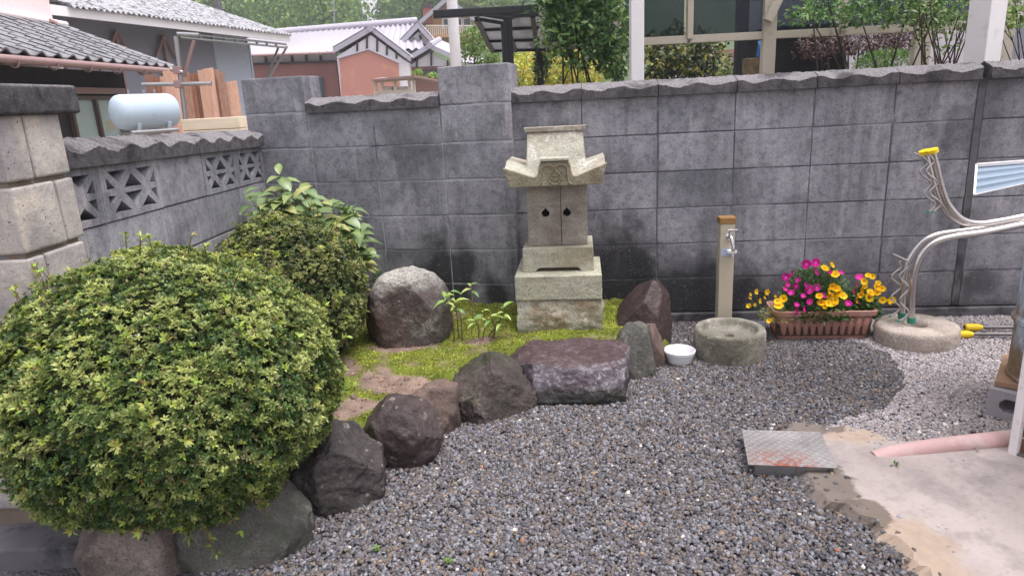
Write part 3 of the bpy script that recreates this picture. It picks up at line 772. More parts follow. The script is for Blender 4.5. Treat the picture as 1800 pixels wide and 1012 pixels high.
# roof
RZ = BZ + BH
FAS = [(-0.222, 0.0), (-0.249, 0.094), (-0.19, 0.074), (-0.125, 0.050), (-0.100, 0.043), (-0.088, 0.047), (-0.080, 0.063), (-0.076, 0.098), (-0.066, 0.116), (0.066, 0.116), (0.076, 0.098), (0.080, 0.063), (0.088, 0.047), (0.100, 0.043), (0.125, 0.051), (0.19, 0.077), (0.249, 0.100), (0.222, 0.0)]
b = MB(); b.prism(FAS, 0.0, 0.05); b.build('front_eave', M['shrineeave'], sh, (0, 0.018, RZ + 0.001), bevel=0.003)
def roof_z(x, y):
    ax = abs(x)
    fx = np.interp(x, [p[0] for p in FAS[1:-1]], [p[1] for p in FAS[1:-1]])
    yr = 0.185
    core = 0.05 + 0.19 * max(0, 1 - abs(y - yr) / yr) ** 1.6 + 0.05 * max(0, 1 - abs(y - yr) / 0.13)
    core = min(core, 0.262)
    side = 0.055 + 0.3 * max(0, ax - 0.10) + 0.02 * min(1, y / 0.1)
    side = min(side, 0.128)
    bl = max(0.0, min(1.0, (0.152 - ax) / 0.014)); bl = bl * bl * (3 - 2 * bl)
    z = side + (max(core, side) - side) * bl
    if y < 0.11:                                     # front porch bump melts into the slope
        k = 1 - y / 0.11
        z = max(z * (1 - k * k) + fx * k * k, fx * min(1, k * 1.6) if ax < 0.082 else 0)
    return z
def roof_pt(s, q):
    x = (-0.243 + 0.486 * s); y = 0.37 * q
    k = 1.0 if abs(x) <= 0.16 else 1.0
    return (x, y + 0.045, roof_z(x, y))
b = MB(); b.grid(roof_pt, 74, 46)
n0 = len(b.v)
edge = [i for i in range(75)] + [j * 75 + 74 for j in range(1, 47)] + [46 * 75 + i for i in range(73, -1, -1)] + [j * 75 for j in range(45, 0, -1)]
b.v += [(b.v[i][0] * 0.92, b.v[i][1], 0.004) for i in edge]
n = len(edge)
b.f += [(edge[i], edge[(i + 1) % n], n0 + (i + 1) % n, n0 + i) for i in range(n)] + [tuple(n0 + i for i in reversed(range(n)))]
b.build('roof', M['shrine'], sh, (0, 0, RZ), smooth=50)
b = MB(); b.prism([(-0.148, 0), (0.148, 0), (0.156, 0.022), (-0.156, 0.022)], -0.03, 0.03)
b.build('ridge_cap', M['shrine'], sh, (0, 0.23, RZ + 0.250), bevel=0.002)
b = MB(); b.box((0, 0.055, RZ + 0.127), (0.140, 0.09, 0.014)); b.build('porch_cap', M['shrine'], sh, bevel=0.003)
# carved crest on the porch gable
b = MB()
arch = [(-0.082, 0.006), (-0.066, 0.018), (-0.061, 0.05), (-0.060, 0.085), (-0.05, 0.099), (-0.02, 0.100), (-0.006, 0.092), (0, 0.082), (0.006, 0.092), (0.02, 0.100), (0.05, 0.099), (0.060, 0.085), (0.061, 0.05), (0.066, 0.018), (0.082, 0.006)]
b.tube([(x, 0, z) for x, z in arch], 0.0042, 6)
b.build('crest_frame', M['shrineeave'], sh, (0, 0.017, RZ), smooth=60)
b = MB()
jewel = [(0.030 * math.cos(a), 0, 0.038 + 0.030 * math.sin(a)) for a in np.linspace(R(130), R(410), 20)]
b.tube([(0, 0, 0.086)] + [(-0.008, 0, 0.072)] + jewel + [(0.008, 0, 0.072), (0, 0, 0.086)], 0.0036, 6)
b.tube([(-0.022, 0, 0.042), (-0.012, 0, 0.032), (0, 0, 0.029), (0.012, 0, 0.032), (0.022, 0, 0.042)], 0.003, 6)
b.tube([(-0.016, 0, 0.054), (0, 0, 0.048), (0.016, 0, 0.054)], 0.003, 6)
b.build('crest_jewel', M['shrineeave'], sh, (0, 0.017, RZ), smooth=60)

# ------------------------------------------------------------------ rocks
def rock_mesh(name, size, mat, seed, planes=(), amp=0.06, rough=0.045, sub=5, power=2.6, facets=7):
    bm = bmesh.new(); bmesh.ops.create_icosphere(bm, subdivisions=sub, radius=1.0)
    sx, sy, sz = size; mn = min(size)
    rr_ = random.Random(seed)
    P = [(Vector(n).normalized(), d) for n, d in planes] + [(Vector((rr_.uniform(-1, 1), rr_.uniform(-1, .3), rr_.uniform(-.2, 1))).normalized(), rr_.uniform(0.93, 1.08)) for _ in range(facets)]
    for v in bm.verts:
        d = v.co.normalized()
        k = (abs(d.x) ** power + abs(d.y) ** power + abs(d.z) ** power) ** (-1 / power)
        q = d * k
        q = q * (1 + amp * 1.2 * fbm(d + Vector((seed, seed * 0.7, 0)), 1.6, 3))
        for nrm, dist in P:
            e = q.dot(nrm) - dist
            if e > 0: q = q - nrm * e * 0.97
        w = fbm(q + Vector((0, seed, 0)), 3.2, 6) * rough * 1.2 - abs(fbm(q + Vector((seed, 2, 1)), 6, 4)) * rough * 0.9
        q = q * (1 + w)
        v.co = Vector((q.x * sx, q.y * sy, q.z * sz))
    me = bpy.data.meshes.new(name); bm.to_mesh(me); bm.free()
    me.polygons.foreach_set('use_smooth', [True] * len(me.polygons))
    me.materials.append(mat)
    return me
def rock(name, label, loc, size, mat, seed, rz=0.0, planes=(), group=None, **kw):
    o = link(name, rock_mesh(name, size, mat, seed, planes, **kw), None, loc, rz)
    return tag(o, label, 'rock', group)
M['boulder'] = m_stone('boulder_stone', srgb(58, 53, 52), srgb(102, 94, 92), srgb(168, 166, 158), 0.25, srgb(84, 62, 58), 5, 0.8, (srgb(74, 82, 64), 0.5), crown=(srgb(186, 184, 176), 0.445))
M['purple'] = m_stone('purple_stone', srgb(76, 68, 75), srgb(118, 109, 118), srgb(206, 202, 208), 0.5, srgb(80, 66, 72), 9, 0.55, None, 0.2, top=srgb(72, 52, 51), foot=(srgb(40, 40, 33), 0.075))
M['brownrock'] = m_stone('brown_river_stone', srgb(58, 48, 48), srgb(82, 69, 68), srgb(164, 152, 142), -0.02, srgb(54, 44, 44), 5, 0.62, None, 0.15, grain=160, spots=srgb(150, 138, 128))
M['darkrock'] = m_stone('dark_stone', srgb(48, 44, 44), srgb(76, 69, 68), srgb(150, 142, 134), 0.0, srgb(44, 42, 38), 6, 0.7, (srgb(62, 70, 48), 0.4), 0.1, spots=srgb(132, 132, 122))
M['mossrock'] = m_stone('mossy_stone', srgb(54, 48, 46), srgb(98, 87, 82), srgb(164, 156, 146), 0.15, srgb(40, 38, 34), 5, 0.8, (srgb(52, 62, 34), 0.6), 0.1)
M['tanrock'] = m_stone('tan_brown_stone', srgb(88, 72, 66), srgb(128, 108, 98), srgb(170, 156, 140), 0.0, srgb(62, 52, 48), 6, 0.8, (srgb(60, 64, 40), 0.3))
M['redrock'] = m_stone('red_brown_stone', srgb(58, 45, 45), srgb(88, 71, 70), srgb(140, 130, 130), -0.1, srgb(44, 36, 38), 6, 0.45, None, 0.2)
M['greyrock'] = m_stone('grey_green_stone', srgb(72, 72, 67), srgb(112, 109, 102), srgb(158, 156, 144), 0.25, srgb(56, 56, 54), 5, 0.8, (srgb(66, 78, 52), 0.4))
M['baserock'] = m_stone('streaked_stone', srgb(100, 90, 86), srgb(152, 138, 130), srgb(176, 166, 156), 0.3, srgb(70, 60, 56), 5, 0.85)
rock('boulder', 'big rounded boulder with pale lichen crown standing on the moss', (-0.525, 3.33, 0.245), (0.21, 0.17, 0.25), M['boulder'], 2.2, 0.05, (((-.8, 0, .6), 1.06), ((.66, 0, .75), 1.06), ((0, -1, .1), .88), ((0, -.1, 1), .92), ((0, 0, -1), .75)), amp=0.05, rough=0.03, power=2.7, facets=1, sub=6)
# shrine step stone: broad slab with a flat worn top
rock('step_stone', 'flat topped purple grey stone slab lying in front of the shrine', (0.235, 2.865, 0.045), (0.288, 0.205, 0.17), M['purple'], 5.1, -0.13, (((0, 0, 1), .80), ((0, -1, .20), .80), ((1, -.1, 0), .90), ((-.85, -.5, .1), .84), ((0, -.72, .7), .98), ((0, -.8, -.5), .80)), amp=0.04, rough=0.032, power=4.5, facets=3, sub=6)
E1 = 'rocks edging the moss bed'
rock('edging_rock', 'dark mossy slanted rock next to the purple step stone', (-0.105, 2.715, 0.075), (0.188, 0.135, 0.165), M['mossrock'], 8.4, 0.52, (((-.62, 0, .78), .72), ((.5, -.45, .74), .70), ((0, -1, .3), .72), ((1, 0, .2), .88)), group=E1, amp=0.10, rough=0.05, sub=6)
rock('edging_rock', 'small flat tan rock between two larger edging rocks', (-0.315, 2.60, 0.06), (0.105, 0.105, 0.125), M['tanrock'], 3.7, 0.6, (((0, 0, 1), .82), ((.8, -.6, .1), .72), ((-.5, -.6, .6), .72)), group=E1, amp=0.09, rough=0.04, power=3.5)
rock('edging_rock', 'smooth rounded brown cobble with pale lichen spots', (-0.445, 2.36, 0.088), (0.155, 0.13, 0.14), M['brownrock'], 6.6, -0.3, (((-.7, -.2, .6), .88), ((0.85, 0, .5), .90)), group=E1, amp=0.06, rough=0.025, power=2.5, facets=2, sub=6)
rock('edging_rock', 'large dark pointed rock half under the clipped bush', (-0.645, 2.10, 0.085), (0.185, 0.15, 0.17), M['darkrock'], 1.9, 0.35, (((-.5, -.1, .8), .74), ((.65, -.2, .7), .72), ((.2, -.95, .2), .78), ((-.7, -.7, .1), .85)), group=E1, amp=0.09, rough=0.05, sub=6)
rock('edging_rock', 'grey green rounded rock under the hanging bush branches', (-0.86, 1.855, 0.05), (0.20, 0.15, 0.175), M['greyrock'], 9.2, 0.1, (((.7, 0, .7), .80), ((0, -1, .3), .82)), group=E1, amp=0.07, rough=0.04)
rock('edging_rock', 'brown streaked rock wedged beside the gate pillar footing', (-1.175, 1.80, 0.02), (0.155, 0.13, 0.165), M['baserock'], 4.4, 0.0, (((0, 0, 1), .86), ((0, -1, .15), .8)), group=E1, amp=0.05, rough=0.025, power=3.6)
E2 = 'angular rocks right of the shrine'
rock('angular_rock', 'tall red brown angular rock leaning on the block wall', (0.665, 3.36, 0.135), (0.155, 0.12, 0.215), M['redrock'], 7.7, -0.2, (((-.62, -.2, .76), .56), ((.9, -.3, .1), .70), ((-.2, -.95, .25), .66), ((.3, -.6, .74), .80), ((-.9, 0, -.2), .8)), group=E2, amp=0.06, rough=0.02, power=4)
rock('angular_rock', 'greenish mossy rock beside the step stone', (0.575, 3.03, 0.085), (0.092, 0.10, 0.155), M['greyrock'], 12.1, 0.3, (((-.6, -.3, .72), .72), ((.75, -.5, .3), .74), ((0, -1, .2), .75)), group=E2, amp=0.06, rough=0.03, power=3)
rock('angular_rock', 'small brown wedge rock behind the white bowl', (0.648, 3.115, 0.075), (0.082, 0.085, 0.13), M['tanrock'], 15.3, 0.2, (((-.7, -.3, .6), .55), ((.6, -.55, .55), .62), ((.1, -1, .1), .68)), group=E2, amp=0.05, rough=0.02, power=3.6)
for i, (u, v) in enumerate(((578, 575), (600, 650), (622, 700), (700, 725))):
    p = atz(u, v, 0.14)
    rock('pebble', ['purple pebble lying at the foot of the second bush', 'grey pebble on bare soil beside the clipped bush', 'tan pebble on bare soil near the clipped bush', 'flat pinkish pebble on soil behind the brown cobble'][i], (p.x, p.y, 0.145), (0.02, 0.016, 0.012), [M['redrock'], M['greyrock'], M['tanrock'], M['tanrock']][i], i + 20.5, i * 1.0, group='pebbles on the soil', sub=2)
# ------------------------------------------------------------------ clipped azaleas and other plants
def surf_points(n, c, r, zmin=-0.9, bump=0.06, seed=0.0, power=2.0, bias=None):
    d = rand_dirs(n * 2)
    d = d[d[:, 2] > zmin][:n]
    k = (np.abs(d) ** power).sum(1) ** (-1 / power)
    q = d * k[:, None]
    b = np.array([fbm((x + seed, y, z), 2.6, 3) for x, y, z in d]) * bump
    pts = np.array(c) + q * np.array(r) * (1 + b)[:, None]
    nrm = unit(q / np.array(r))
    return pts, nrm
def azalea(name, label, c, r, n, seed, group, base, cut=None, sprigs=30, Lr=(0.016, 0.027), pal=None, zmin=-0.85):
    o = thing(name, label, 'bush', (c[0], c[1], base), 0, group)
    org = np.array((c[0], c[1], base))
    P, N = surf_points(n, c, r, zmin, 0.07, seed, 2.1)
    depth = rng.uniform(0, 1, len(P)) ** 2 * 0.085
    depth[rng.random(len(P)) < 0.3] *= 0.2
    P = P - N * depth[:, None]
    clump = np.array([fbm((a + seed, b, c_), 16, 2) for a, b, c_ in P])
    P = P + N * (clump * 0.018)[:, None]
    if cut is not None:
        k = cut(P); P, N, depth, clump = P[k], N[k], depth[k], clump[k]
    up = unit(N * 0.75 + np.array([0, 0, 0.75]) + rng.normal(0, 0.28, P.shape))
    K = 7
    n = len(P)
    a = (np.arange(K)[None] * 2.4 + rng.uniform(0, 6.28, n)[:, None]) + rng.normal(0, 0.25, (n, K))
    el = rng.uniform(0.25, 0.85, (n, K)) + (np.arange(K)[None] > 4) * 0.45
    t1 = unit(np.cross(up, np.array([[0.3, 0.9, 0.1]]))); t2 = np.cross(up, t1)
    D = (np.cos(a) * np.cos(el))[..., None] * t1[:, None] + (np.sin(a) * np.cos(el))[..., None] * t2[:, None] + np.sin(el)[..., None] * up[:, None]
    L = rng.uniform(*Lr, (n, K)) * (1 - 0.15 * (np.arange(K)[None] > 4))
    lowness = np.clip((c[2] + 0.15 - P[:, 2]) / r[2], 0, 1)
    tone = np.clip(0.5 + 0.9 * clump + rng.normal(0, 0.18, n) - 0.3 * lowness, 0, 1)  # low leaves greener; part of their darker tone is shade put into colour
    pal = pal or (srgb(58, 86, 44), srgb(110, 130, 66), srgb(178, 184, 112))
    c0, c1, c2 = (np.array(x) for x in pal)
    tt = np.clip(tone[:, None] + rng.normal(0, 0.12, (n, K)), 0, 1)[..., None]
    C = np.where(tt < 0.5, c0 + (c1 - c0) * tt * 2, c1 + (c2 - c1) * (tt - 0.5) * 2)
    brown = rng.random(n) < 0.10
    C[brown] = C[brown] * 0.5 + np.array(srgb(132, 112, 84)) * 0.5
    red = rng.random((n, K)) < 0.0005
    C[red] = srgb(176, 96, 66)
    young = rng.random(n) < 0.05
    C[young, :] = C[young, :] * 0.35 + np.array(srgb(168, 184, 74)) * 0.65
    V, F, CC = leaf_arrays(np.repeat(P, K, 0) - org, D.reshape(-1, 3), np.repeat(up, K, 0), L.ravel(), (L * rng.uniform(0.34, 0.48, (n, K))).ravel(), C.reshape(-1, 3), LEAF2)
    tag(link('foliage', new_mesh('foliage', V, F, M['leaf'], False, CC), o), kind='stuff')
    # dark woody inside: stems from the base to the shell
    b = MB(); rs = random.Random(seed)
    for i in range(70):
        e = P[rs.randrange(len(P))] - org
        s = Vector((rs.uniform(-.1, .1), rs.uniform(-.1, .1), -0.03))
        mid = s.lerp(Vector(e), 0.5) + Vector((rs.uniform(-.04, .04), rs.uniform(-.04, .04), rs.uniform(-.05, .02)))
        b.tube([s, mid, Vector(e) * 0.97], [0.009, 0.005, 0.0022], 5)
    b.build('stems', M['darktwig'], o, smooth=60)
    # inner leaves closing the view, gap shade put into their dark colour
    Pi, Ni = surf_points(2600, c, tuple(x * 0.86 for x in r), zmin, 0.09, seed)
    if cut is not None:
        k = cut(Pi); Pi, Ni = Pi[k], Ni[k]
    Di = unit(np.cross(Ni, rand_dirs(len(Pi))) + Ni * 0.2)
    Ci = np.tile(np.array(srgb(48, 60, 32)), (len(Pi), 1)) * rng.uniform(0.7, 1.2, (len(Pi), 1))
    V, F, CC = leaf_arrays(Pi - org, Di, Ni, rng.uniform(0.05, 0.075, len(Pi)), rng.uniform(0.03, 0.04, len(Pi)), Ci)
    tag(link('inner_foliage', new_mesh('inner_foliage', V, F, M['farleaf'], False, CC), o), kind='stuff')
    # long young shoots standing out of the clipped surface
    LP, LD, LN, LL, LC = [], [], [], [], []
    b = MB()
    for i in range(sprigs):
        j = rs.randrange(len(P))
        if N[j, 2] < -0.1 and rs.random() < 0.6: continue
        d = Vector(unit((N[j] * 0.9 + np.array([0, 0, 0.7]) + rng.normal(0, 0.3, 3))[None])[0])
        h = rs.uniform(0.025, 0.075); s = Vector(P[j] - org)
        b.tube([s - d * 0.05, s + d * h * 0.5, s + d * h], [0.0022, 0.0018, 0.0012], 4)
        for q in range(rs.randint(9, 16)):
            f = 0.45 + 0.55 * rs.random() if q > 6 else 1.0
            rd = Vector(rand_dirs(1)[0])
            ld = (rd - d * rd.dot(d)).normalized() * 0.8 + d * rs.uniform(0.3, 0.9)
            LP.append(s + d * h * f); LD.append(ld); LN.append(d); LL.append(rs.uniform(0.016, 0.025))
            LC.append(tuple(x * rs.uniform(0.8, 1.15) for x in (srgb(160, 176, 84) if rs.random() < 0.85 else srgb(150, 140, 84))))
    if LP:
        LL = np.array(LL)
        V, F, CC = leaf_arrays(np.array([tuple(x) for x in LP]), np.array([tuple(x) for x in LD]), np.array([tuple(x) for x in LN]), LL, LL * 0.36, np.array(LC))
        tag(link('young_shoots', new_mesh('young_shoots', V, F, M['leaf'], False, CC), o), kind='stuff')
        tag(b.build('shoot_stems', M['twig'], o), kind='stuff')
    return o
def cut1(P): return ~((P[:, 0] < -1.345) & (P[:, 1] > 1.885)) & ~((P[:, 2] < 0.14) & (P[:, 0] > -0.98))
G1 = 'clipped evergreen bushes'
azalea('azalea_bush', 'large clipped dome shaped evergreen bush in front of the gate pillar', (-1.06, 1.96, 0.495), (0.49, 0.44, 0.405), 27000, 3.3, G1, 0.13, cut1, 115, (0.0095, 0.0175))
def cut2(P): return (P[:, 0] > -1.375)
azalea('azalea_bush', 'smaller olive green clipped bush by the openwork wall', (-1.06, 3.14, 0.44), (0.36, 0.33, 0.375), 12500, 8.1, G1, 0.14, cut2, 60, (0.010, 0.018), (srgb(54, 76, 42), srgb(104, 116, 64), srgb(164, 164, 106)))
# a few twigs hanging over the rocks
hz_ = thing('azalea_branch', 'leafy bush branch hanging down over the grey green rock', 'branch', (-0.98, 1.72, 0.2))
LP, LD, LN, LL, LC = [], [], [], [], []
b = MB()
for i, (x, y, z, dx, dz) in enumerate(((0.0, 0.02, 0.08, 0.04, -0.14), (0.05, 0.0, 0.06, 0.07, -0.17), (-0.06, 0.02, 0.07, -0.03, -0.12), (0.1, 0.02, 0.06, 0.09, -0.1), (-0.12, 0.03, 0.06, -0.03, -0.1), (0.16, 0.05, 0.06, 0.1, -0.06))):
    s, e = Vector((x, y, z)), Vector((x + dx, y - 0.06, z + dz))
    b.tube([s, s.lerp(e, 0.5) + Vector((0, -0.02, 0.02)), e], [0.003, 0.002, 0.0012], 5)
    for q in range(26):
        f = random.uniform(0.15, 1.0); d = (e - s).normalized()
        rd = Vector(rand_dirs(1)[0])
        LP.append(s.lerp(e, f)); LD.append(rd * 0.9 + d * 0.5 + Vector((0, -.3, .2))); LN.append(Vector((0, -0.5, 0.8)) + rd * 0.3); LL.append(random.uniform(0.016, 0.027))
        LC.append(random.choice((srgb(92, 116, 48), srgb(128, 150, 66), srgb(74, 98, 42), srgb(156, 170, 82), srgb(140, 124, 78))))
LL = np.array(LL)
V, F, CC = leaf_arrays(np.array([tuple(x) for x in LP]), np.array([tuple(x) for x in LD]), np.array([tuple(x) for x in LN]), LL, LL * 0.38, np.array(LC))
tag(link('foliage', new_mesh('foliage', V, F, M['leaf'], False, CC), hz_), kind='stuff')
b.build('stem', M['twig'], hz_)

def leaf_mesh(name, L, W, col, droop=0.12, curl=0.1):
    T, F = BIGLEAF
    V = np.stack([T[:, 0] * W, T[:, 1] * L, T[:, 2] * L - droop * L * T[:, 1] ** 2], 1)
    c = np.tile(np.array(col), (len(V), 1))
    c[1::3] = c[1::3] * 0.75 + np.array(srgb(190, 196, 130)) * 0.25
    return new_mesh(name, V, F, M['bigleaf'], True, c)
def put_leaf(me, parent, p, d, n, s=1.0):
    d, n = Vector(d).normalized(), Vector(n)
    x = d.cross(n); x = x.normalized() if x.length > 1e-5 else d.orthogonal().normalized(); z = x.cross(d)
    o = link('leaf', me, parent)
    m = Matrix((x, d, z)).transposed().to_4x4(); m.translation = p
    o.matrix_local = m @ Matrix.Scale(s, 4)
    return o
# broad leaved shrub in the corner
SL = [leaf_mesh('leaf', 0.114, 0.053, c, 0.2) for c in (srgb(88, 116, 68), srgb(120, 140, 84), srgb(148, 160, 98), srgb(70, 100, 64), srgb(168, 168, 108), srgb(106, 132, 92))]
bs = thing('broad_leaf_shrub', 'broad leaved shrub with pale green pointed leaves in the wall corner', 'shrub', (-0.98, 3.62, 0.14))
rs = random.Random(11)
tips = []
b = MB()
for u, v in ((490, 300), (455, 325), (510, 330), (470, 355), (540, 350), (580, 345), (605, 365), (560, 375), (520, 370), (600, 395), (625, 385), (570, 405), (630, 415), (610, 430), (590, 420), (640, 440), (500, 395), (545, 395), (440, 345), (620, 355), (580, 380), (535, 330), (480, 330), (465, 340), (500, 350), (525, 355), (555, 360), (540, 375), (510, 385), (560, 390), (590, 400), (605, 410), (575, 425), (615, 420), (600, 440), (625, 445), (480, 375), (460, 365), (632, 395), (645, 425), (615, 400), (560, 345), (595, 355), (520, 345), (490, 345)):
    yy = rs.uniform(3.36, 3.66)
    q = aty(u + 2, v + 6, yy) - Vector((-0.98, 3.62, 0.14))
    tips.append(q)
    mid = Vector((q.x * 0.55, q.y * 0.5, q.z * 0.55)) + Vector((rs.uniform(-.04, .04), rs.uniform(-.04, .04), 0))
    b.tube([(q.x * 0.15, q.y * 0.1, -0.02), mid, q], [0.006, 0.004, 0.002], 5)
b.build('stems', M['twig'], bs, smooth=60)
for q in tips:
    a0 = rs.uniform(0, 6.28)
    for j in range(11):
        a = a0 + j * 2.4; el = rs.uniform(-0.3, 0.75)
        d = Vector((math.cos(a) * math.cos(el), math.sin(a) * math.cos(el) - 0.25, math.sin(el)))
        put_leaf(SL[rs.choice((0, 0, 1, 1, 2, 3, 4, 5, 5))], bs, q.lerp(Vector((q.x * 0.6, q.y * 0.55, q.z * 0.6)), 0.075 * j * rs.uniform(0.6, 1.3)) + Vector((0, -0.01, 0)), d, (0, -0.35, 1), rs.uniform(0.75, 1.2))
# young plant between boulder and shrine
yp = thing('young_plant', 'spindly young plant with drooping light green leaves beside the boulder', 'plant', (-0.20, 3.23, 0.14))
YL = [leaf_mesh('leaf', 0.068, 0.022, c, 0.3) for c in (srgb(150, 176, 84), srgb(176, 190, 110), srgb(86, 130, 60), srgb(120, 160, 70))]
b = MB()
for bx, by, u, v, yy in ((-0.08, 0.03, 792, 512, 3.26), (-0.06, 0.0, 800, 530, 3.24), (0.04, -0.02, 850, 545, 3.2), (0.08, 0.0, 885, 540, 3.2), (0.06, 0.02, 880, 560, 3.2), (-0.02, 0.06, 828, 500, 3.45), (0.02, 0.0, 835, 560, 3.2), (0.1, -0.02, 862, 555, 3.18), (-0.1, 0.0, 783, 520, 3.22)):
    q = aty(u, v, yy) - Vector((-0.20, 3.23, 0.14))
    s = Vector((bx, by, -0.01))
    b.tube([s, s.lerp(q, 0.5) + Vector((0.012, 0, 0.01)), q], [0.0035, 0.0028, 0.0018], 5)
    for j in range(rs.randint(3, 5)):
        a = j * 1.7 + rs.random(); d = Vector((math.cos(a), math.sin(a) * 0.8 - 0.2, rs.uniform(-0.2, 0.45)))
        put_leaf(YL[rs.randrange(4)], yp, q - Vector((0, 0, 0.012 * j)) , d, (0, -.3, 1), rs.uniform(0.6, 1.05))
b.build('stems', M['twig'], yp)
# small weeds
def weed(label, loc, n, h, cols, name='weed', L=0.02, spread=0.03, group='small weeds'):
    o = thing(name, label, 'weed', loc, 0, group)
    base = np.zeros((n, 3)); base[:, :2] = rng.normal(0, spread * 0.4, (n, 2)); base[:, 2] = rng.uniform(0, h, n)
    D = rand_dirs(n) * (1, 1, .5) + np.array([0, 0, .4])
    C = np.array(cols)[rng.integers(0, len(cols), n)]
    l = rng.uniform(L * 0.6, L * 1.2, n)
    V, F, CC = leaf_arrays(base, D, np.tile(np.array([0, -.3, 1.0]), (n, 1)) + rng.normal(0, .3, (n, 3)), l, l * 0.5, C)
    tag(link('foliage', new_mesh('foliage', V, F, M['leaf'], False, CC), o), kind='stuff')
    b = MB(); b.tube([(0, 0, -0.01), (0.003, 0, h * 0.6), (0, 0, h)], 0.0015, 4); b.build('stem', M['twig'], o)
    return o
gr = [srgb(84, 120, 48), srgb(110, 146, 62), srgb(66, 98, 40)]
q = online(665, 478, (-0.3437, 3.8685), -0.2455)
weed('small green weed growing out of the wall foot left of the boulder', (q.x, q.y - 0.03, bed_z(q.x, q.y - .05) - 0.0), 50, q.z + 0.02 - 0.14, gr, L=0.03)
q = atz(600, 545, 0.15); weed('low leafy ground plant spilling out beside the second bush', (q.x, q.y, 0.13), 160, 0.09, gr, L=0.035, spread=0.14)
q = atz(585, 690, 0.14); weed('bright green tuft on the moss beside the large bush', (q.x, q.y, 0.13), 90, 0.05, [srgb(140, 164, 56), srgb(112, 140, 50)], L=0.03, spread=0.1)
for (u, v, lb) in ((663, 967, 'tiny green sprout in the gravel near the grey green rock'), (787, 990, 'tiny bright sprout alone in the open gravel'), (1575, 818, 'small grass tuft in the slab crack beside the pink pipe')):
    q = atz(u, v, 0.03 if u > 1500 else 0.012); weed(lb, (q.x, q.y, q.z), 14, 0.012, gr, L=0.014, spread=0.012)
# ------------------------------------------------------------------ things in the yard
def spline(pts, n=10):
    P = [Vector(p) for p in pts]; P = [P[0] * 2 - P[1]] + P + [P[-1] * 2 - P[-2]]; out = []
    for i in range(1, len(P) - 2):
        for j in range(n):
            t = j / n; a, b, c, d = P[i - 1:i + 3]
            out.append(0.5 * ((2 * b) + (c - a) * t + (2 * a - 5 * b + 4 * c - d) * t * t + (3 * b - a - 3 * c + d) * t ** 3))
    return out + [P[-2]]
# water post with tap
M['postbeige'] = m_plain('beige_post', srgb(186, 176, 156), 0.6, var=0.06, scale=8, wear=(srgb(150, 140, 122), 0.58, 0.75, 7))
M['postwood'] = m_wood('post_cap_wood', srgb(122, 90, 54), srgb(152, 116, 74), 0, 30)
wp = thing('water_post', 'beige water standpipe post with brown cap behind the stone basin', 'tap post', (1.128, 3.50, 0), -0.1)
b = MB(); b.box((0, 0, 0.295), (0.074, 0.074, 0.63)); b.build('post', M['postbeige'], wp, bevel=0.004)
b = MB(); b.box((0, 0, 0.626), (0.082, 0.082, 0.032)); b.build('cap', M['postwood'], wp, bevel=0.003)
b = MB(); b.lathe([(0.019, 0), (0.019, 0.006), (0.010, 0.010), (0.010, 0.03)], 16)
b.build('tap_flange', M['chrome'], wp, (0.008, -0.037, 0.545), rot=(R(90), 0, 0), smooth=40)
b = MB(); b.tube(spline([(0, 0.005, 0), (0, -0.025, 0.003), (0.004, -0.045, -0.008), (0.010, -0.055, -0.045), (0.011, -0.056, -0.062)], 6), [0.011] * 12 + [0.0085] * 13, 12)
b.tube([(0, -0.028, 0.0), (0, -0.028, 0.034)], [0.012, 0.008], 12); b.tube([(0.011, -0.056, -0.052), (0.011, -0.056, -0.066)], 0.011, 12)
tp = b.build('tap', M['chrome'], wp, (0.008, -0.037, 0.545), smooth=40)
b = MB(); b.box((0.008, -0.030, 0.040), (0.056, 0.016, 0.009)); b.tube([(0.0, -0.028, 0.03), (0, -0.028, 0.046)], 0.009, 10); b.build('tap_handle', M['chrome'], tp, bevel=0.003)
M['labelblue'] = m_plain('pale_blue_label', srgb(176, 190, 214), 0.4)
b = MB(); b.box((-0.002, -0.039, 0.462), (0.056, 0.003, 0.036)); b.build('label_plate', M['labelblue'], wp)
b = MB(); b.box((0.018, -0.058, 0.470), (0.046, 0.036, 0.014)); b.box((0.024, -0.05, 0.452), (0.014, 0.02, 0.022)); b.build('hose_clip', M['white'], wp, bevel=0.003)

# hollow stone basin under the tap
M['basin'] = m_stone('basin_stone', srgb(106, 103, 92), srgb(150, 145, 134), srgb(188, 185, 174), 0.3, srgb(84, 82, 66), 7, 0.9, (srgb(92, 98, 62), 0.3))
def rough_lathe(prof, n, amp, seed, mat, name, sy=1.0):
    b = MB(); b.lathe(prof, n, (0, 0, 0), 1, sy)
    me = b.mesh(name, mat, smooth=50)
    for v in me.vertices:
        d = Vector((v.co.x, v.co.y, v.co.z))
        v.co += d.normalized() * fbm(d + Vector((seed, 0, 0)), 16, 4) * amp
    return me
prof = [(0.02, -0.03), (0.176, -0.03), (0.178, 0.0), (0.181, 0.05), (0.181, 0.10), (0.179, 0.135), (0.174, 0.147), (0.166, 0.151), (0.152, 0.1505), (0.143, 0.147), (0.138, 0.135), (0.132, 0.118), (0.122, 0.110), (0.09, 0.107), (0.05, 0.106), (0.026, 0.104), (0.022, 0.09), (0.021, 0.06), (0.01, 0.055)]
tag(link('stone_basin', rough_lathe(prof, 96, 0.0035, 1.0, M['basin'], 'stone_basin'), None, (1.063, 3.195, 0.003), 0.3, scale=(0.95, 0.95, 0.95)), 'round hollowed stone basin with mossy side below the tap', 'basin')
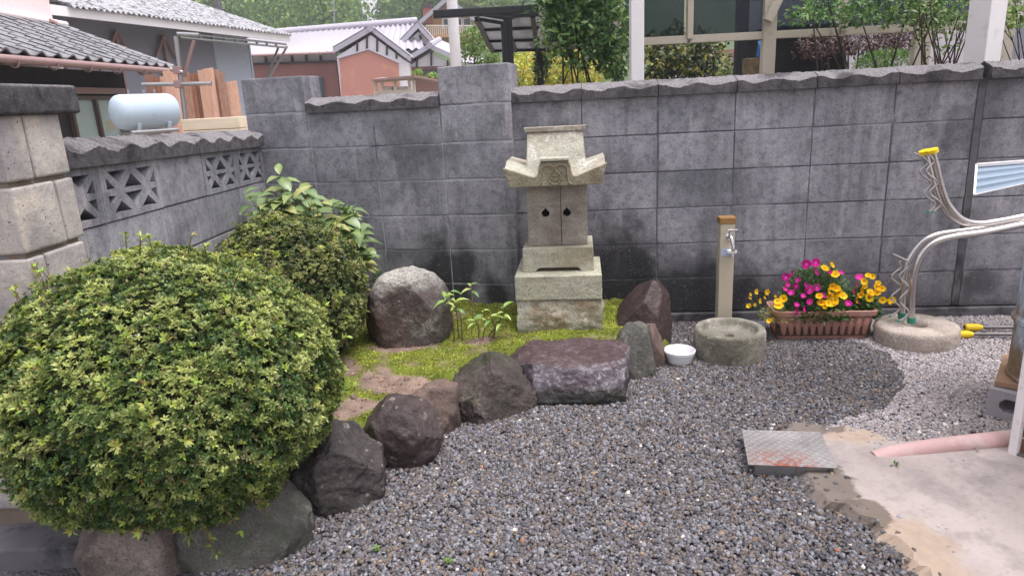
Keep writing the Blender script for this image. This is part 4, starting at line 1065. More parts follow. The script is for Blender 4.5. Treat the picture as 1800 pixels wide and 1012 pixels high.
# millstone
M['mill'] = m_stone('millstone_granite', srgb(160, 148, 138), srgb(200, 187, 177), srgb(214, 204, 196), 0.3, srgb(134, 126, 108), 6, 0.9, (srgb(130, 128, 96), 0.15))
prof = [(0.03, -0.03), (0.205, -0.03), (0.212, 0.0), (0.216, 0.04), (0.215, 0.075), (0.211, 0.090), (0.203, 0.097), (0.19, 0.0995), (0.16, 0.1005), (0.12, 0.101), (0.08, 0.100), (0.058, 0.096), (0.05, 0.085), (0.045, 0.05), (0.02, 0.045)]
tag(link('millstone', rough_lathe(prof, 96, 0.004, 6.0, M['mill'], 'millstone', 0.95), None, (2.02, 3.24, 0.0), 0.2, scale=(0.9, 0.9, 0.98)), 'thick round pale millstone lying beside the flower planter', 'millstone')
# white bowl
b = MB(); b.lathe([(0.01, 0.0), (0.052, 0.0), (0.060, 0.010), (0.068, 0.046), (0.074, 0.050), (0.076, 0.064), (0.073, 0.067), (0.070, 0.062), (0.065, 0.046), (0.056, 0.014), (0.045, 0.007), (0.01, 0.006)], 48)
M['bowl'] = m_plain('white_enamel', srgb(224, 224, 228), 0.3, var=0.02)
tag(b.build('bowl', M['bowl'], None, (0.797, 3.115, 0.008), smooth=40), 'white plastic bowl on the gravel between rock and basin', 'bowl')

# planter and its flowers
M['terra'] = m_plain('terracotta_plastic', srgb(170, 122, 110), 0.6, var=0.08, scale=10, wear=(srgb(184, 146, 136), 0.52, 0.72, 7))
pc = Vector((1.604, 3.405, 0.006)); prz = -0.13
pl = thing('planter', 'ribbed terracotta coloured plastic planter box by the wall', 'planter', pc, prz); pl.scale = (1.0, 1.0, 1.1)
def rr(L, Wd, r, n=4):
    o = []
    for cx, cy, a0 in ((L / 2 - r, Wd / 2 - r, 0), (-L / 2 + r, Wd / 2 - r, 90), (-L / 2 + r, -Wd / 2 + r, 180), (L / 2 - r, -Wd / 2 + r, 270)):
        o += [(cx + r * math.cos(R(a0 + 90 * k / n)), cy + r * math.sin(R(a0 + 90 * k / n))) for k in range(n + 1)]
    return o
b = MB()
rings = [(0.445, 0.15, 0.0), (0.452, 0.158, 0.012), (0.478, 0.178, 0.118), (0.506, 0.202, 0.120), (0.512, 0.206, 0.142), (0.496, 0.19, 0.144), (0.484, 0.18, 0.138), (0.466, 0.164, 0.10)]
L0 = len(rr(1, 1, 0.03))
for L, Wd, z in rings: b.v += [(x, y, z) for x, y in rr(L, Wd, 0.03)]
for i in range(len(rings) - 1):
    b.f += [(i * L0 + k, i * L0 + (k + 1) % L0, (i + 1) * L0 + (k + 1) % L0, (i + 1) * L0 + k) for k in range(L0)]
b.f.append(tuple(range(L0 - 1, -1, -1)))
b.build('box', M['terra'], pl, smooth=35)
for k in range(12):
    x = -0.195 + 0.0355 * k
    b = MB(); b.tube([(x, -0.064, 0.018), (x * 1.01, -0.0685, 0.028), (x * 1.045, -0.0775, 0.105), (x * 1.05, -0.076, 0.114)], [0.008, 0.0178, 0.019, 0.008], 12); b.build('rib', M['terra'], pl, smooth=60)
for k in range(4):
    y = -0.045 + 0.03 * k
    for s in (-1, 1):
        b = MB(); b.tube([(s * 0.226, y, 0.03), (s * 0.237, y, 0.105)], 0.011, 8); b.build('rib', M['terra'], pl, smooth=60)
M['soil'] = m_plain('potting_soil', srgb(70, 54, 44), 0.95, var=0.4, scale=60, bump=0.8)
b = MB(); b.prism(rr(0.47, 0.168, 0.03), 0.02, 0.118, 'xy'); b.build('soil', M['soil'], pl)

def flower_mesh(col, eye, npet, R_, cup, seed, broad=0.9):
    rs = random.Random(seed); V, F, C = [], [], []
    for k in range(npet):
        a = 2 * math.pi * k / npet + rs.uniform(-.12, .12); b0 = len(V); w = R_ * broad * 2.2 / npet * 1.6
        for t, ww, z in ((0.06, .15, 0.0), (0.4, .75, cup * .35), (0.78, 1.0, cup * .8), (1.0, .7, cup + rs.uniform(-.1, .1))):
            for s in (-1, 0, 1):
                r = R_ * t * (1.0 if s else 1.04); off = s * w * ww * 0.5
                V.append((r * math.cos(a) - off * math.sin(a), r * math.sin(a) + off * math.cos(a), R_ * (z + 0.12 * abs(s) * ww) + 0.001 * k))
                C.append(tuple(x * rs.uniform(0.88, 1.1) for x in (eye if t < 0.2 else col)))
        for j in range(3):
            for i in range(2):
                q = b0 + j * 3 + i; F.append((q, q + 1, q + 4, q + 3))
    return new_mesh('flower', np.array(V), np.array(F), M['petal'], True, np.array(C))
MAG = [flower_mesh(c, srgb(230, 120, 200), 5, 0.0205, 0.25, i, 1.55) for i, c in enumerate((srgb(206, 22, 150), srgb(222, 40, 160), srgb(186, 16, 138)))]
YEL = [flower_mesh(c, srgb(216, 120, 10), 5, 0.021, 0.3, 10 + i, 1.5) for i, c in enumerate((srgb(252, 204, 20), srgb(254, 214, 34), srgb(246, 190, 12)))]
YES = [flower_mesh(c, srgb(200, 150, 20), 5, 0.013, 0.6, 20 + i, 1.1) for i, c in enumerate((srgb(246, 204, 40), srgb(226, 184, 52)))]
def flower_plant(name, label, spots, meshes, foliage, colr, Lr, seed, wr=0.3, stemc='twig'):
    rs = random.Random(seed)
    base = pc + Vector((foliage[0], foliage[1] * 0.4, 0.112))
    o = thing(name, label, 'flowers', base, 0)
    b = MB()
    for u, v, dy in spots:
        q = aty(u, v, 3.36 + dy) - base
        me = meshes[rs.randrange(len(meshes))]
        f = link('flower', me, o, q)
        d = Vector((rs.uniform(-.9, .9), -0.8, rs.uniform(-0.1, 1.1)))
        f.rotation_euler = d.to_track_quat('Z', 'Y').to_euler(); s = rs.uniform(0.62, 1.12); f.scale = (s, s, s)
        b.tube([(q.x * 0.6 + rs.uniform(-.03, .03), q.y * 0.3, -0.005), (q.x * 0.85, q.y * 0.7, q.z * 0.6), q], 0.0011, 4)
    b.build('stems', M['stemgreen'], o)
    n = foliage[4]
    d = rand_dirs(n); d[:, 2] = np.abs(d[:, 2]); k = rng.random(n) ** 0.45
    P = d * k[:, None] * np.array([foliage[2], 0.085, foliage[3]]); P[:, 2] -= 0.01
    D = unit(d * (1, 1, 0.6) + rand_dirs(n) * 0.8 + np.array([0, 0, 0.35]))
    C = np.array(colr)[rng.integers(0, len(colr), n)] * rng.uniform(0.75, 1.2, (n, 1))
    L = rng.uniform(*Lr, n)
    V, F, CC = leaf_arrays(P, D, rand_dirs(n) * 0.5 + np.array([0, -.4, .9]), L, L * wr, C)
    tag(link('foliage', new_mesh('foliage', V, F, M['leaf'], False, CC), o), kind='stuff')
    return o
M['stemgreen'] = m_plain('flower_stem', srgb(92, 118, 70), 0.7)
gf = [srgb(62, 96, 52), srgb(84, 116, 66), srgb(104, 132, 84), srgb(70, 92, 44)]
mag = [(1382, 487, 0), (1390, 480, .01), (1400, 503, -.02), (1380, 508, 0), (1391, 515, 0), (1403, 492, .02), (1418, 464, .03), (1434, 461, .02), (1432, 478, .02), (1424, 509, -.02), (1412, 520, -.03), (1424, 530, -.04), (1400, 536, -.04), (1412, 543, -.04), (1458, 478, 0), (1478, 480, .02), (1436, 505, -.01), (1446, 520, -.03), (1499, 511, 0), (1491, 534, -.03), (1511, 488, .02), (1505, 500, .01), (1398, 547, -.05), (1384, 500, .01), (1508, 530, -.02), (1416, 503, -.01)]
flower_plant('pink_flower_plant', 'magenta flowered plant with feathery grey green stems in the planter', mag, MAG, (-0.03, 0.02, 0.20, 0.28, 6500), [srgb(80, 112, 68), srgb(104, 132, 90), srgb(120, 144, 106), srgb(66, 98, 56)], (0.018, 0.036), 5, 0.2)
yel = [(1461, 466, .0), (1449, 473, .01), (1468, 483, 0), (1462, 503, -.02), (1470, 508, -.02), (1455, 512, -.03), (1460, 520, -.03), (1467, 528, -.04), (1456, 534, -.05), (1448, 537, -.05), (1463, 535, -.04), (1440, 521, -.04), (1444, 533, -.04), (1474, 514, -.02), (1366, 530, -.03), (1378, 525, -.02), (1369, 538, -.04), (1481, 521, -.03)]
flower_plant('yellow_flower_plant', 'yellow viola clump in the middle of the planter', yel, YEL, (0.0, -0.08, 0.19, 0.10, 1700), gf, (0.022, 0.04), 6, 0.5)
yel2 = [(1533, 486, .01), (1526, 485, 0), (1518, 495, 0), (1521, 503, -.01), (1530, 515, -.02), (1536, 512, -.02), (1515, 518, -.02), (1508, 520, -.03), (1527, 522, -.03), (1540, 505, 0), (1544, 498, .01), (1550, 508, 0), (1552, 528, -.01), (1560, 531, -.01), (1568, 527, 0), (1526, 547, -.03), (1512, 510, -.01), (1543, 515, -.01), (1504, 527, -.03), (1532, 552, -.03)]
flower_plant('yellow_flower_plant', 'yellow viola clump leaning over the planter end next to the millstone', yel2, YEL, (0.19, -0.05, 0.10, 0.14, 1200), gf, (0.022, 0.038), 8, 0.5)
yel3 = [(1318, 517, .02), (1318, 525, .02), (1327, 512, .02), (1328, 535, 0), (1345, 515, .02), (1350, 512, .02), (1342, 523, .01), (1355, 560, -.04), (1352, 565, -.05), (1317, 538, 0), (1333, 528, .01), (1362, 520, 0)]
flower_plant('trailing_flower_plant', 'straggly pale plant with tiny yellow flowers trailing over the planter corner', yel3, YES, (-0.235, -0.05, 0.085, 0.07, 420), [srgb(150, 150, 96), srgb(120, 132, 76), srgb(172, 164, 116)], (0.014, 0.026), 9, 0.25)
M['tagtl'] = m_plain('plant_tag_plastic', srgb(150, 190, 186), 0.4)
b = MB(); b.box((0, 0, 0.05), (0.022, 0.002, 0.11)); q = pc + Vector((-0.20, -0.01, 0.12)); tag(b.build('plant_tag', M['tagtl'], None, q), 'pale teal plastic plant tag stuck in the planter soil', 'plant tag')

# bent steel pipes with wavy hooks
def pipe(label, ctrl, rad, capm, caplen, wave, wavem='steel', capdir=0):
    pts = spline(ctrl, 10); base = Vector(ctrl[0])
    o = thing('bent_steel_pipe', label, 'pipe', base, 0, 'bent stainless pipes leaning on the wall')
    b = MB(); b.tube([p - base for p in pts], rad, 14); b.build('pipe', M['steel'], o, smooth=60)
    d = (pts[1] - pts[0]).normalized()
    b = MB(); b.tube([-d * 0.004, d * caplen], rad * (1.7 if capm == 'yellow' else 1.2), 14); b.build('end_cap', M[capm], o, smooth=40)
    wp_ = [Vector(p) - base for p in wave]
    b = MB(); b.tube(spline([tuple(p) for p in wp_], 2), 0.0042, 8); b.build('wavy_hook', M[wavem], o, smooth=60)
    b = MB(); b.tube([wp_[0], wp_[0] + (wp_[1] - wp_[0]).normalized() * 0.015], 0.0046, 8); b.build('hook_tip', M['green'], o)
    return o
def at3(l, y): return [tuple(aty(u, v, y)) for u, v in l]
lo1 = [(1602, 566), (1603, 520), (1607, 480), (1620, 447), (1645, 425), (1680, 415), (1730, 408), (1790, 396), (1900, 374)]
lo2 = [(1585, 558), (1587, 520), (1590, 480), (1600, 452), (1622, 425), (1650, 412), (1700, 405), (1760, 396), (1880, 373)]
def wavy(x0, y0, x1, y1, amp, per, tail, n=46):
    return [(x0 + (x1 - x0) * k / n + amp * math.sin(2 * math.pi * per * k / n), y0 + (y1 - y0) * k / n) for k in range(n + 1)] + tail
hkA = [(1577, 566)] + wavy(1589, 559, 1590, 458, 8, 2.4, [(1582, 452), (1569, 446)])
hkB = [(1562, 557)] + wavy(1574, 550, 1576, 462, 8, 2.4, [(1584, 458)])
pipe('steel pipe with green end standing on the millstone and bending right', at3(lo1, 3.23), 0.0158, 'green', 0.026, at3(hkA, 3.21))
pipe('second green ended steel pipe behind its twin on the millstone', at3(lo2, 3.29), 0.0150, 'green', 0.026, at3(hkB, 3.27))
up1 = [(1638, 264), (1647, 300), (1656, 335), (1668, 362), (1690, 385), (1720, 393), (1760, 388), (1800, 380), (1900, 359)]
up2 = [(1625, 266), (1634, 300), (1644, 335), (1656, 362), (1675, 383), (1700, 394), (1740, 394), (1800, 385), (1900, 364)]
hkC = [(1637, 375)] + wavy(1647, 367, 1633, 281, 8, 2.3, [(1632, 272)])
hkD = [(1628, 375)] + wavy(1637, 368, 1622, 283, 8, 2.3, [(1620, 275), (1606, 269)])
pipe('yellow capped steel pipe curving down and right along the wall', at3(up1, 3.255), 0.0158, 'yellow', 0.014, at3(hkC, 3.235))
pipe('second yellow capped steel pipe just behind its twin', at3(up2, 3.315), 0.0150, 'yellow', 0.014, at3(hkD, 3.295))
M['rodsteel'] = m_metal('dark_steel_rod', (0.20, 0.195, 0.195), 0.5)
for lab, u, v, yy in (('grey steel rod with yellow grip lying on gravel closest to the millstone', 1678, 587, 3.22), ('grey steel rod with yellow grip lying against the foot of the wall', 1695, 575, 3.32)):
    q = atz(u, v, 0.03); o = thing('yellow_tipped_rod', lab, 'rod', q, -0.16, 'yellow tipped rods on the ground')
    b = MB(); b.tube([(0.07, 0, 0), (0.9, 0, 0)], 0.009, 10); b.build('rod', M['rodsteel'], o, smooth=60)
    b = MB(); b.tube([(0, 0, 0), (0.004, 0, 0), (0.06, 0, 0), (0.085, 0, 0)], [0.013, 0.019, 0.019, 0.011], 14); b.build('grip', M['yellow'], o, smooth=40)
    b = MB(); b.tube([(-0.0015, 0, 0), (0.001, 0, 0)], 0.0105, 12); b.build('grip_hole_disc', M['black'], o)  # black disc on the grip end; the hole's shade is its colour

# steel cover plate on its frame
t = NT('checker_plate'); p = t.obj()
pat = t.vor(t.vmap(p, (1, 1, 0), rot=(0, 0, R(45))), 46, 'Distance', 'F1', 0.15)
c = t.mix(t.ramp(t.noise(p, 9, 5), [(0.3, 0.0), (0.7, 1.0)]), srgb(128, 124, 124), srgb(164, 160, 160))
rust = t.noise(t.vmap(p, (1, 1, 1), (0.3, 0.2, 0)), 22, 7, 0.75, 0.5)
yy = t.xyz(p)
rz_ = t.math('MULTIPLY', t.ramp(yy[1], [(0.0, 1.0), (1.0, 0.0)]), 1.0)
near = t.ramp(t.math('ADD', t.math('MULTIPLY', yy[1], 1.0), 0.5), [(0.36, 1.0), (0.50, 0.0)])
nx = t.ramp(t.math('ADD', yy[0], 0.5), [(0.34, 0.0), (0.42, 1.0), (0.52, 1.0), (0.6, 0.0)])
c = t.mix(t.math('MULTIPLY', t.math('MULTIPLY', near, nx), t.ramp(rust, [(0.43, 0.0), (0.52, 1.0)])), c, t.mix(t.noise(p, 60, 3), srgb(134, 62, 34), srgb(166, 92, 58)))
M['plate'] = t.done(c, 0.5, t.bump(t.ramp(pat, [(0.15, 1.0), (0.4, 0.0)]), 0.5, 0.003), 0.35, 0.5)
mc = thing('cover_plate', 'rusty grey steel cover plate on a low frame at the slab corner', 'cover plate', (0.936, 2.168, 0), -0.155)
b = MB(); b.prism([(-0.150, -0.122), (0.135, -0.128), (0.150, 0.125), (-0.128, 0.130)], 0.050, 0.0545, 'xy'); b.build('plate', M['plate'], mc, bevel=0.001, seg=1)
M['galv'] = m_metal('galvanised_frame', (0.42, 0.42, 0.43), 0.4)
b = MB(); b.box((0, -0.108, 0.018), (0.25, 0.012, 0.063)); b.box((0, 0.108, 0.018), (0.25, 0.012, 0.063)); b.box((-0.119, 0, 0.018), (0.012, 0.2, 0.062)); b.box((0.119, 0, 0.018), (0.012, 0.2, 0.062)); b.build('frame', M['galv'], mc)
# pink pipe let into the slab
M['pinkpipe'] = m_plain('faded_pink_plastic', srgb(196, 162, 160), 0.65, var=0.1, scale=9, wear=(srgb(210, 188, 184), 0.5, 0.7, 12))
b = MB(); b.tube(spline([(1.235, 2.135, 0.008), (1.30, 2.14, 0.022), (1.45, 2.15, 0.036), (1.75, 2.17, 0.044), (2.3, 2.2, 0.046)], 6), 0.030, 16)
tag(b.build('pink_pipe', M['pinkpipe'], smooth=60), 'faded pink plastic drain pipe half set into the slab', 'pipe')

# hollow block, board, drum and its blue cover at the right edge
M['greyblock'] = m_plain('new_grey_block', srgb(168, 164, 170), 0.92, var=0.12, scale=24, bump=0.6)
hb = thing('hollow_block', 'grey hollow concrete block lying under the wooden board', 'concrete block', (2.005, 2.35, 0.0), -0.88)
b = MB(); o_ = [(-0.195, 0), (0.195, 0), (0.195, 0.12), (-0.195, 0.12)]
def rh(x0, x1, z0, z1, r=0.018):
    return [(x0 + r, z0), (x1 - r, z0), (x1, z0 + r), (x1, z1 - r), (x1 - r, z1), (x0 + r, z1), (x0, z1 - r), (x0, z0 + r)]
b.plate(o_, [rh(-0.155, -0.055, 0.035, 0.09), rh(-0.03, 0.03, 0.035, 0.09), rh(0.055, 0.155, 0.035, 0.09)], -0.095, 0.095)
b.build('block', M['greyblock'], hb, (0.02, -0.0, 0))
M['ply'] = m_wood('weathered_board', srgb(150, 118, 92), srgb(190, 158, 130), 0, 30)
wb = thing('wooden_board', 'small weathered wooden board between hollow block and drum', 'board', (2.10, 2.44, 0.122), -0.7)
b = MB(); b.box((0, 0, 0.012), (0.38, 0.34, 0.022)); b.build('board', M['ply'], wb, bevel=0.002)
t = NT('rusty_blue_drum'); p = t.obj(); z = t.xyz(p)[2]
c = t.mix(t.noise(p, 8, 5), srgb(150, 176, 200), srgb(206, 216, 224))
c = t.mix(t.ramp(t.noise(t.vmap(p, (1, 1, .5)), 5, 7, 0.7), [(0.36, 0.0), (0.5, 1.0)]), c, t.mix(t.noise(p, 30, 5), srgb(92, 74, 56), srgb(156, 132, 104)))
M['drum'] = t.done(c, 0.7, t.bump(t.noise(p, 50, 5), 0.3, 0.004), 0.1)
dr = thing('drum', 'rusty pale blue steel drum standing on a wooden board', 'drum', (2.11, 2.40, 0.146))
b = MB(); b.lathe([(0.02, 0), (0.196, 0), (0.205, 0.005), (0.205, 0.012), (0.198, 0.018), (0.198, 0.215), (0.21, 0.225), (0.21, 0.24), (0.198, 0.25), (0.198, 0.48), (0.21, 0.49), (0.21, 0.505), (0.198, 0.515), (0.198, 0.74), (0.206, 0.75), (0.206, 0.765), (0.02, 0.76)], 48)
b.build('shell', M['drum'], dr, smooth=40)
b = MB(); b.tube([(-0.07, -0.04, 0.758), (-0.07, -0.04, 0.773)], 0.03, 14); b.build('bung', M['galv'], dr, smooth=40)
M['bluesheet'] = m_plain('pale_blue_plastic', srgb(126, 144, 162), 0.6, var=0.12, scale=9)
bc = thing('blue_cover', 'pale blue ribbed plastic panel with white rim leaning behind the drum', 'panel', (2.22, 2.62, 0.0), 0)
T0, T1, T2, T3 = (Vector(q) - Vector((2.22, 2.62, 0.0)) for q in (aty(1716, 291, 2.70), aty(1712, 343, 2.60), aty(1880, 306, 2.60), aty(1880, 279, 2.70)))
nn_ = (T3 - T0).cross(T1 - T0).normalized()
b = MB(); fr_ = lambda s, q, o=0.0: tuple(T0.lerp(T3, s).lerp(T1.lerp(T2, s), q) + nn_ * (0.006 * abs(math.sin(q * math.pi * 4)) + o))
b.grid(lambda s, q: fr_(s, q), 6, 40); b.grid(lambda s, q: fr_(1 - s, q, -0.004), 6, 40)
b.build('ribbed_sheet', M['bluesheet'], bc, smooth=40)
b = MB()
for a_, b_, w_ in ((T0, T3, 0.016), (T0, T1, 0.008), (T1, T2, 0.005)): b.bar(a_ - nn_ * 0.002, b_ - nn_ * 0.002, w_, w_ * 0.8)
b.build('rim', M['white'], bc, bevel=0.001)
b = MB(); b.bar((0.2, 0.04, 0), (0.2, 0.04, T2.z + 0.02), 0.03); b.bar((0.0, 0.05, 0), (0.0, 0.05, T2.z + 0.02), 0.03); b.build('prop', M['ply'], bc)

# house corner at the right edge: white trim and brown tiles
hw = thing('house_wall', 'house corner with white trim strip and brown wall tiles', 'house', (1.672, 2.09, 0.0), -1.02)
M['trim'] = m_plain('white_corner_trim', srgb(232, 226, 226), 0.5, var=0.05, wear=(srgb(180, 172, 168), 0.6, 0.75, 20))
b = MB(); b.box((1.28, 0.16, 1.3), (2.52, 0.24, 2.6)); b.build('wall', M['tanmortar'], hw)
b = MB(); b.box((0.006, 0.035, 1.3), (0.026, 0.06, 2.6)); b.build('corner_trim', M['trim'], hw, bevel=0.003)
M['browntile'] = m_plain('brown_wall_tile', srgb(110, 78, 58), 0.35, var=0.2, scale=30)
tm = MB(); tm.box((0, 0, 0), (0.222, 0.014, 0.062)); tm = tm.mesh('tile', M['browntile'], bevel=0.003)
b = MB(); b.box((1.27, 0.041, 1.3), (2.5, 0.008, 2.59)); b.build('grout', M['white'], hw)
for k in range(36):
    if k % 2: link('tile', tm, hw, (0.0755, 0.036, 0.055 + 0.070 * k), scale=(0.49, 1, 1))
    for j in range(5):
        link('tile', tm, hw, (0.132 + 0.23 * j + (0.115 if k % 2 else 0) - 0.0, 0.036, 0.055 + 0.070 * k))
b = MB(); b.box((1.27, 0.1, 0.01), (2.5, 0.18, 0.05)); b.build('base_course', M['footing'], hw)
# ------------------------------------------------------------------ beyond the wall: near left
GZ = -0.06
def hor(u): return 172.1 + (u - 883) * (-0.0515)
def frame_thing(name, label, cat, p, q, z, group=None):
    """Empty at p, local x towards q (plan), returns thing and length"""
    d = Vector((q.x - p.x, q.y - p.y, 0)); o = thing(name, label, cat, (p.x, p.y, z), math.atan2(d.y, d.x), group)
    return o, d.length
M['rooftile'] = m_plain('grey_roof_tile', srgb(126, 126, 130), 0.4, var=0.22, scale=7, spec=0.6, wear=(srgb(84, 83, 86), 0.5, 0.66, 5))
M['pinkwall'] = m_plain('pale_pink_render', srgb(224, 208, 208), 0.85, var=0.04, scale=3, bump=0.2)
M['gutter'] = m_plain('brown_pink_gutter', srgb(150, 122, 120), 0.5, var=0.12, scale=6)
M['darkwood'] = m_plain('dark_timber_wall', srgb(42, 38, 40), 0.85, var=0.3, scale=9)
M['brownframe'] = m_plain('brown_window_frame', srgb(84, 70, 64), 0.5, var=0.12)
E1, E0 = atz(303, 121, 1.95), atz(-90, 88, 1.95)
th, TL = frame_thing('tiled_house', 'house with grey tiled lean to roof and dark wall behind the openwork wall', 'house', E0, E1, GZ)
ez = 1.95 - GZ
def tile_mesh():
    def f(s, q, dz):
        x = s - 0.5; w = 0.5 + 0.5 * math.cos(2 * math.pi * (s * 1.0 - 0.12))
        z = 0.052 * (w ** 1.6) + 0.012 * (1 - q)
        return (x * 0.29, q * 0.27 - 0.01, z + dz)
    b = MB(); b.grid(lambda s, q: f(s, q, 0.012), 12, 2); b.grid(lambda s, q: f(1 - s, q, -0.006), 12, 2)
    n = 13
    b.f += [(i, i + 1, 39 + 11 - i, 39 + 12 - i) for i in range(12)]
    return b.mesh('roof_tile', M['rooftile'], smooth=50)
TM = tile_mesh()
pitch = R(23)
rows, ncol = 7, int((TL - 0.1) / 0.272)
for r in range(rows):
    for k in range(ncol):
        link('roof_tile', TM, th, (TL - 0.14 - 0.272 * k, r * 0.235 * math.cos(pitch), ez + r * 0.235 * math.sin(pitch) + random.uniform(-.003, .003)), rot=(pitch, 0, random.uniform(-.012, .012)))
b = MB(); b.prism([(0.02, ez - 0.06), (0.02, ez - 0.02), (1.66, ez + 0.68), (1.66, ez + 0.58)], 0.0, TL, 'yz'); b.build('roof_deck', M['darkwood'], th)
b = MB()
b.tube([(-0.05, -0.05, ez - 0.045), (TL + 0.06, -0.05, ez - 0.045)], 0.042, 10); b.build('gutter', M['gutter'], th, smooth=60)
for k in range(7):
    b = MB(); x = TL - 0.35 - 0.62 * k; b.tube(spline([(x, -0.10, ez - 0.05), (x, -0.08, ez - 0.11), (x, -0.03, ez - 0.12), (x, 0.02, ez - 0.08)], 4), 0.008, 6); b.build('gutter_hook', M['gutter'], th)
b = MB(); b.tube(spline([(TL - 0.02, -0.05, ez - 0.07), (TL - 0.02, 0.02, ez - 0.22), (TL - 0.06, 0.40, ez - 0.42), (TL - 0.06, 0.46, ez - 0.6)], 5), 0.034, 10); b.tube([(TL - .06, 0.46, ez - 0.6), (TL - .06, 0.46, 0)], 0.034, 10); b.build('downpipe', M['black'], th, smooth=60)
b = MB(); b.box((TL / 2 - 0.12, 0.70, ez / 2 - 0.02), (TL - 0.30, 0.20, ez - 0.03)); b.build('wall', M['darkwood'], th)
b = MB(); b.box((TL / 2 + 0.25, 2.1, 2.2), (TL - 0.4, 0.9, 4.4)); b.build('upper_storey', M['pinkwall'], th)
b = MB(); b.bar((0.4, 1.60, ez + 0.71), (TL + 0.05, 1.60, ez + 0.71), 0.10, 0.06); b.tube([(0.4, 1.52, ez + 0.74), (TL + 0.12, 1.52, ez + 0.70)], 0.045, 10); b.build('upper_gutter', M['pinkwall'], th, smooth=60)
b = MB(); b.tube(spline([(TL - 0.3, 1.5, ez + 0.72), (TL - 0.24, 1.42, ez + 0.66), (TL - 0.24, 1.38, ez + 0.52)], 5), 0.035, 10); b.build('upper_downpipe', M['gutter'], th, smooth=60)
# window with things behind the glass
wz0, wz1, wx1 = 0.75, 1.62, TL - 0.62
t = NT('house_window_glass'); M['winglass'] = t.done(srgb(190, 206, 206), 0.12, None, 0, 0.6, Alpha=0.35)
wn_ = MB(); wn_.box((wx1 - 0.75, 0.575, wz1 + 0.09), (1.9, 0.09, 0.08)); wn_.build('window_header', M['gutter'], th)
wd = MB()
for x in (wx1, wx1 - 0.55, wx1 - 1.1): wd.box((x, 0.565, (wz0 + wz1) / 2), (0.05, 0.06, wz1 - wz0))
wd.box((wx1 - 0.55, 0.565, wz0), (1.15, 0.058, 0.05)); wd.box((wx1 - 0.55, 0.565, wz1), (1.15, 0.058, 0.05))
win = wd.build('window', M['brownframe'], th)
for x in (wx1 - 0.275, wx1 - 0.825):
    b = MB(); b.box((x, 0.585, (wz0 + wz1) / 2), (0.50, 0.006, wz1 - wz0 - 0.05)); b.build('pane', M['winglass'], win)
b = MB(); b.box((wx1 - 0.55, 0.597, (wz0 + wz1) / 2), (1.06, 0.006, wz1 - wz0 - 0.04)); b.build('added_backing', m_plain('pale_backing', srgb(196, 210, 206), 0.9), win)  # added pale sheet behind the panes, coloured light to brighten the window
for (x, z, sx, sz, c, nm) in ((wx1 - 0.24, wz0 + 0.50, 0.22, 0.13, srgb(222, 176, 40), 'yellow_tub'), (wx1 - 0.36, wz0 + 0.12, 0.16, 0.26, srgb(96, 190, 110), 'green_bottle'), (wx1 - 0.16, wz0 + 0.14, 0.2, 0.24, srgb(206, 212, 208), 'white_jar')):
    b = MB(); b.box((x, 0.5915, z), (sx, 0.004, sz)); b.build(nm, m_plain(nm, c, 0.6), win)

# kerosene tank on pipe legs
M['tank'] = m_plain('tank_paint', srgb(176, 192, 206), 0.5, var=0.08, scale=5, wear=(srgb(172, 160, 150), 0.66, 0.8, 6))
tc = aty(256, 196, 6.75)
tk = thing('kerosene_tank', 'pale blue white horizontal kerosene tank behind the openwork wall', 'tank', (tc.x, tc.y, GZ), 1.0)
hz2 = tc.z - GZ
tk.scale = (0.88, 0.9, 1.0)
prof = [(0.01, -0.36), (0.06, -0.355), (0.11, -0.34), (0.145, -0.318), (0.164, -0.29), (0.172, -0.25), (0.172, 0.25), (0.164, 0.29), (0.145, 0.318), (0.11, 0.34), (0.06, 0.355), (0.01, 0.36)]
b = MB(); b.lathe([(r_ * 0.93, z_) for r_, z_ in prof], 36); b.build('shell', M['tank'], tk, (0, 0, hz2), rot=(0, R(90), 0), smooth='all')
for x in (-0.15, 0.02, 0.14):
    b = MB(); b.tube([(x, 0, hz2 + 0.165), (x, 0, hz2 + 0.20)], 0.014, 8); b.build('filler_neck', M['galv'], tk)
for s in (-1, 1):
    b = MB(); b.tube([(-0.26, s * 0.10, hz2 - 0.185), (0.27, s * 0.10, hz2 - 0.185)], 0.022, 10); b.build('stand_rail', M['galv'], tk, smooth=60)
    for x in (-0.17, 0.17):
        b = MB(); b.bar((x, s * 0.10, 0), (x, s * 0.10, hz2 - 0.19), 0.035); b.build('leg', M['galv'], tk)
        b = MB(); b.bar((x, s * 0.10, hz2 - 0.18), (x, s * 0.13, hz2 - 0.105), 0.04, 0.012); b.build('saddle', M['tank'], tk)

# barn with corrugated roof
M['corr'] = m_plain('weathered_corrugated_sheet', srgb(164, 164, 168), 0.8, var=0.15, scale=1.2, wear=(srgb(78, 76, 80), 0.48, 0.60, 9))
M['barnwall'] = m_plain('grey_sheet_wall', srgb(134, 136, 148), 0.6, var=0.1, scale=1.5)
M['barnlight'] = m_plain('pale_grey_sheet', srgb(176, 184, 198), 0.5, var=0.05, scale=2)
B0, B1 = atz(60, 12, 3.05), atz(508, 67, 3.05)
bn, BLn = frame_thing('barn', 'grey barn with weathered corrugated roof and white eave board', 'barn', B0, B1, GZ)
bz = 3.05 - GZ
nsh = int(BLn / 0.75)
for k in range(nsh):
    def f(s, q, k=k, dz=0.0):
        x = BLn - 0.75 * (k + s) * 1.0; y = -0.12 + q * 4.2
        return (x, y, bz + 0.10 + y * 0.36 + 0.022 * math.cos(s * 2 * math.pi * 6) + dz)
    b = MB(); b.grid(lambda s, q: f(s, q), 48, 3); b.grid(lambda s, q: f(1 - s, q, dz=-0.012), 48, 3)
    b.build('roof_sheet', M['corr'], bn, (0, 0, random.uniform(0, 0.008)), smooth=60)
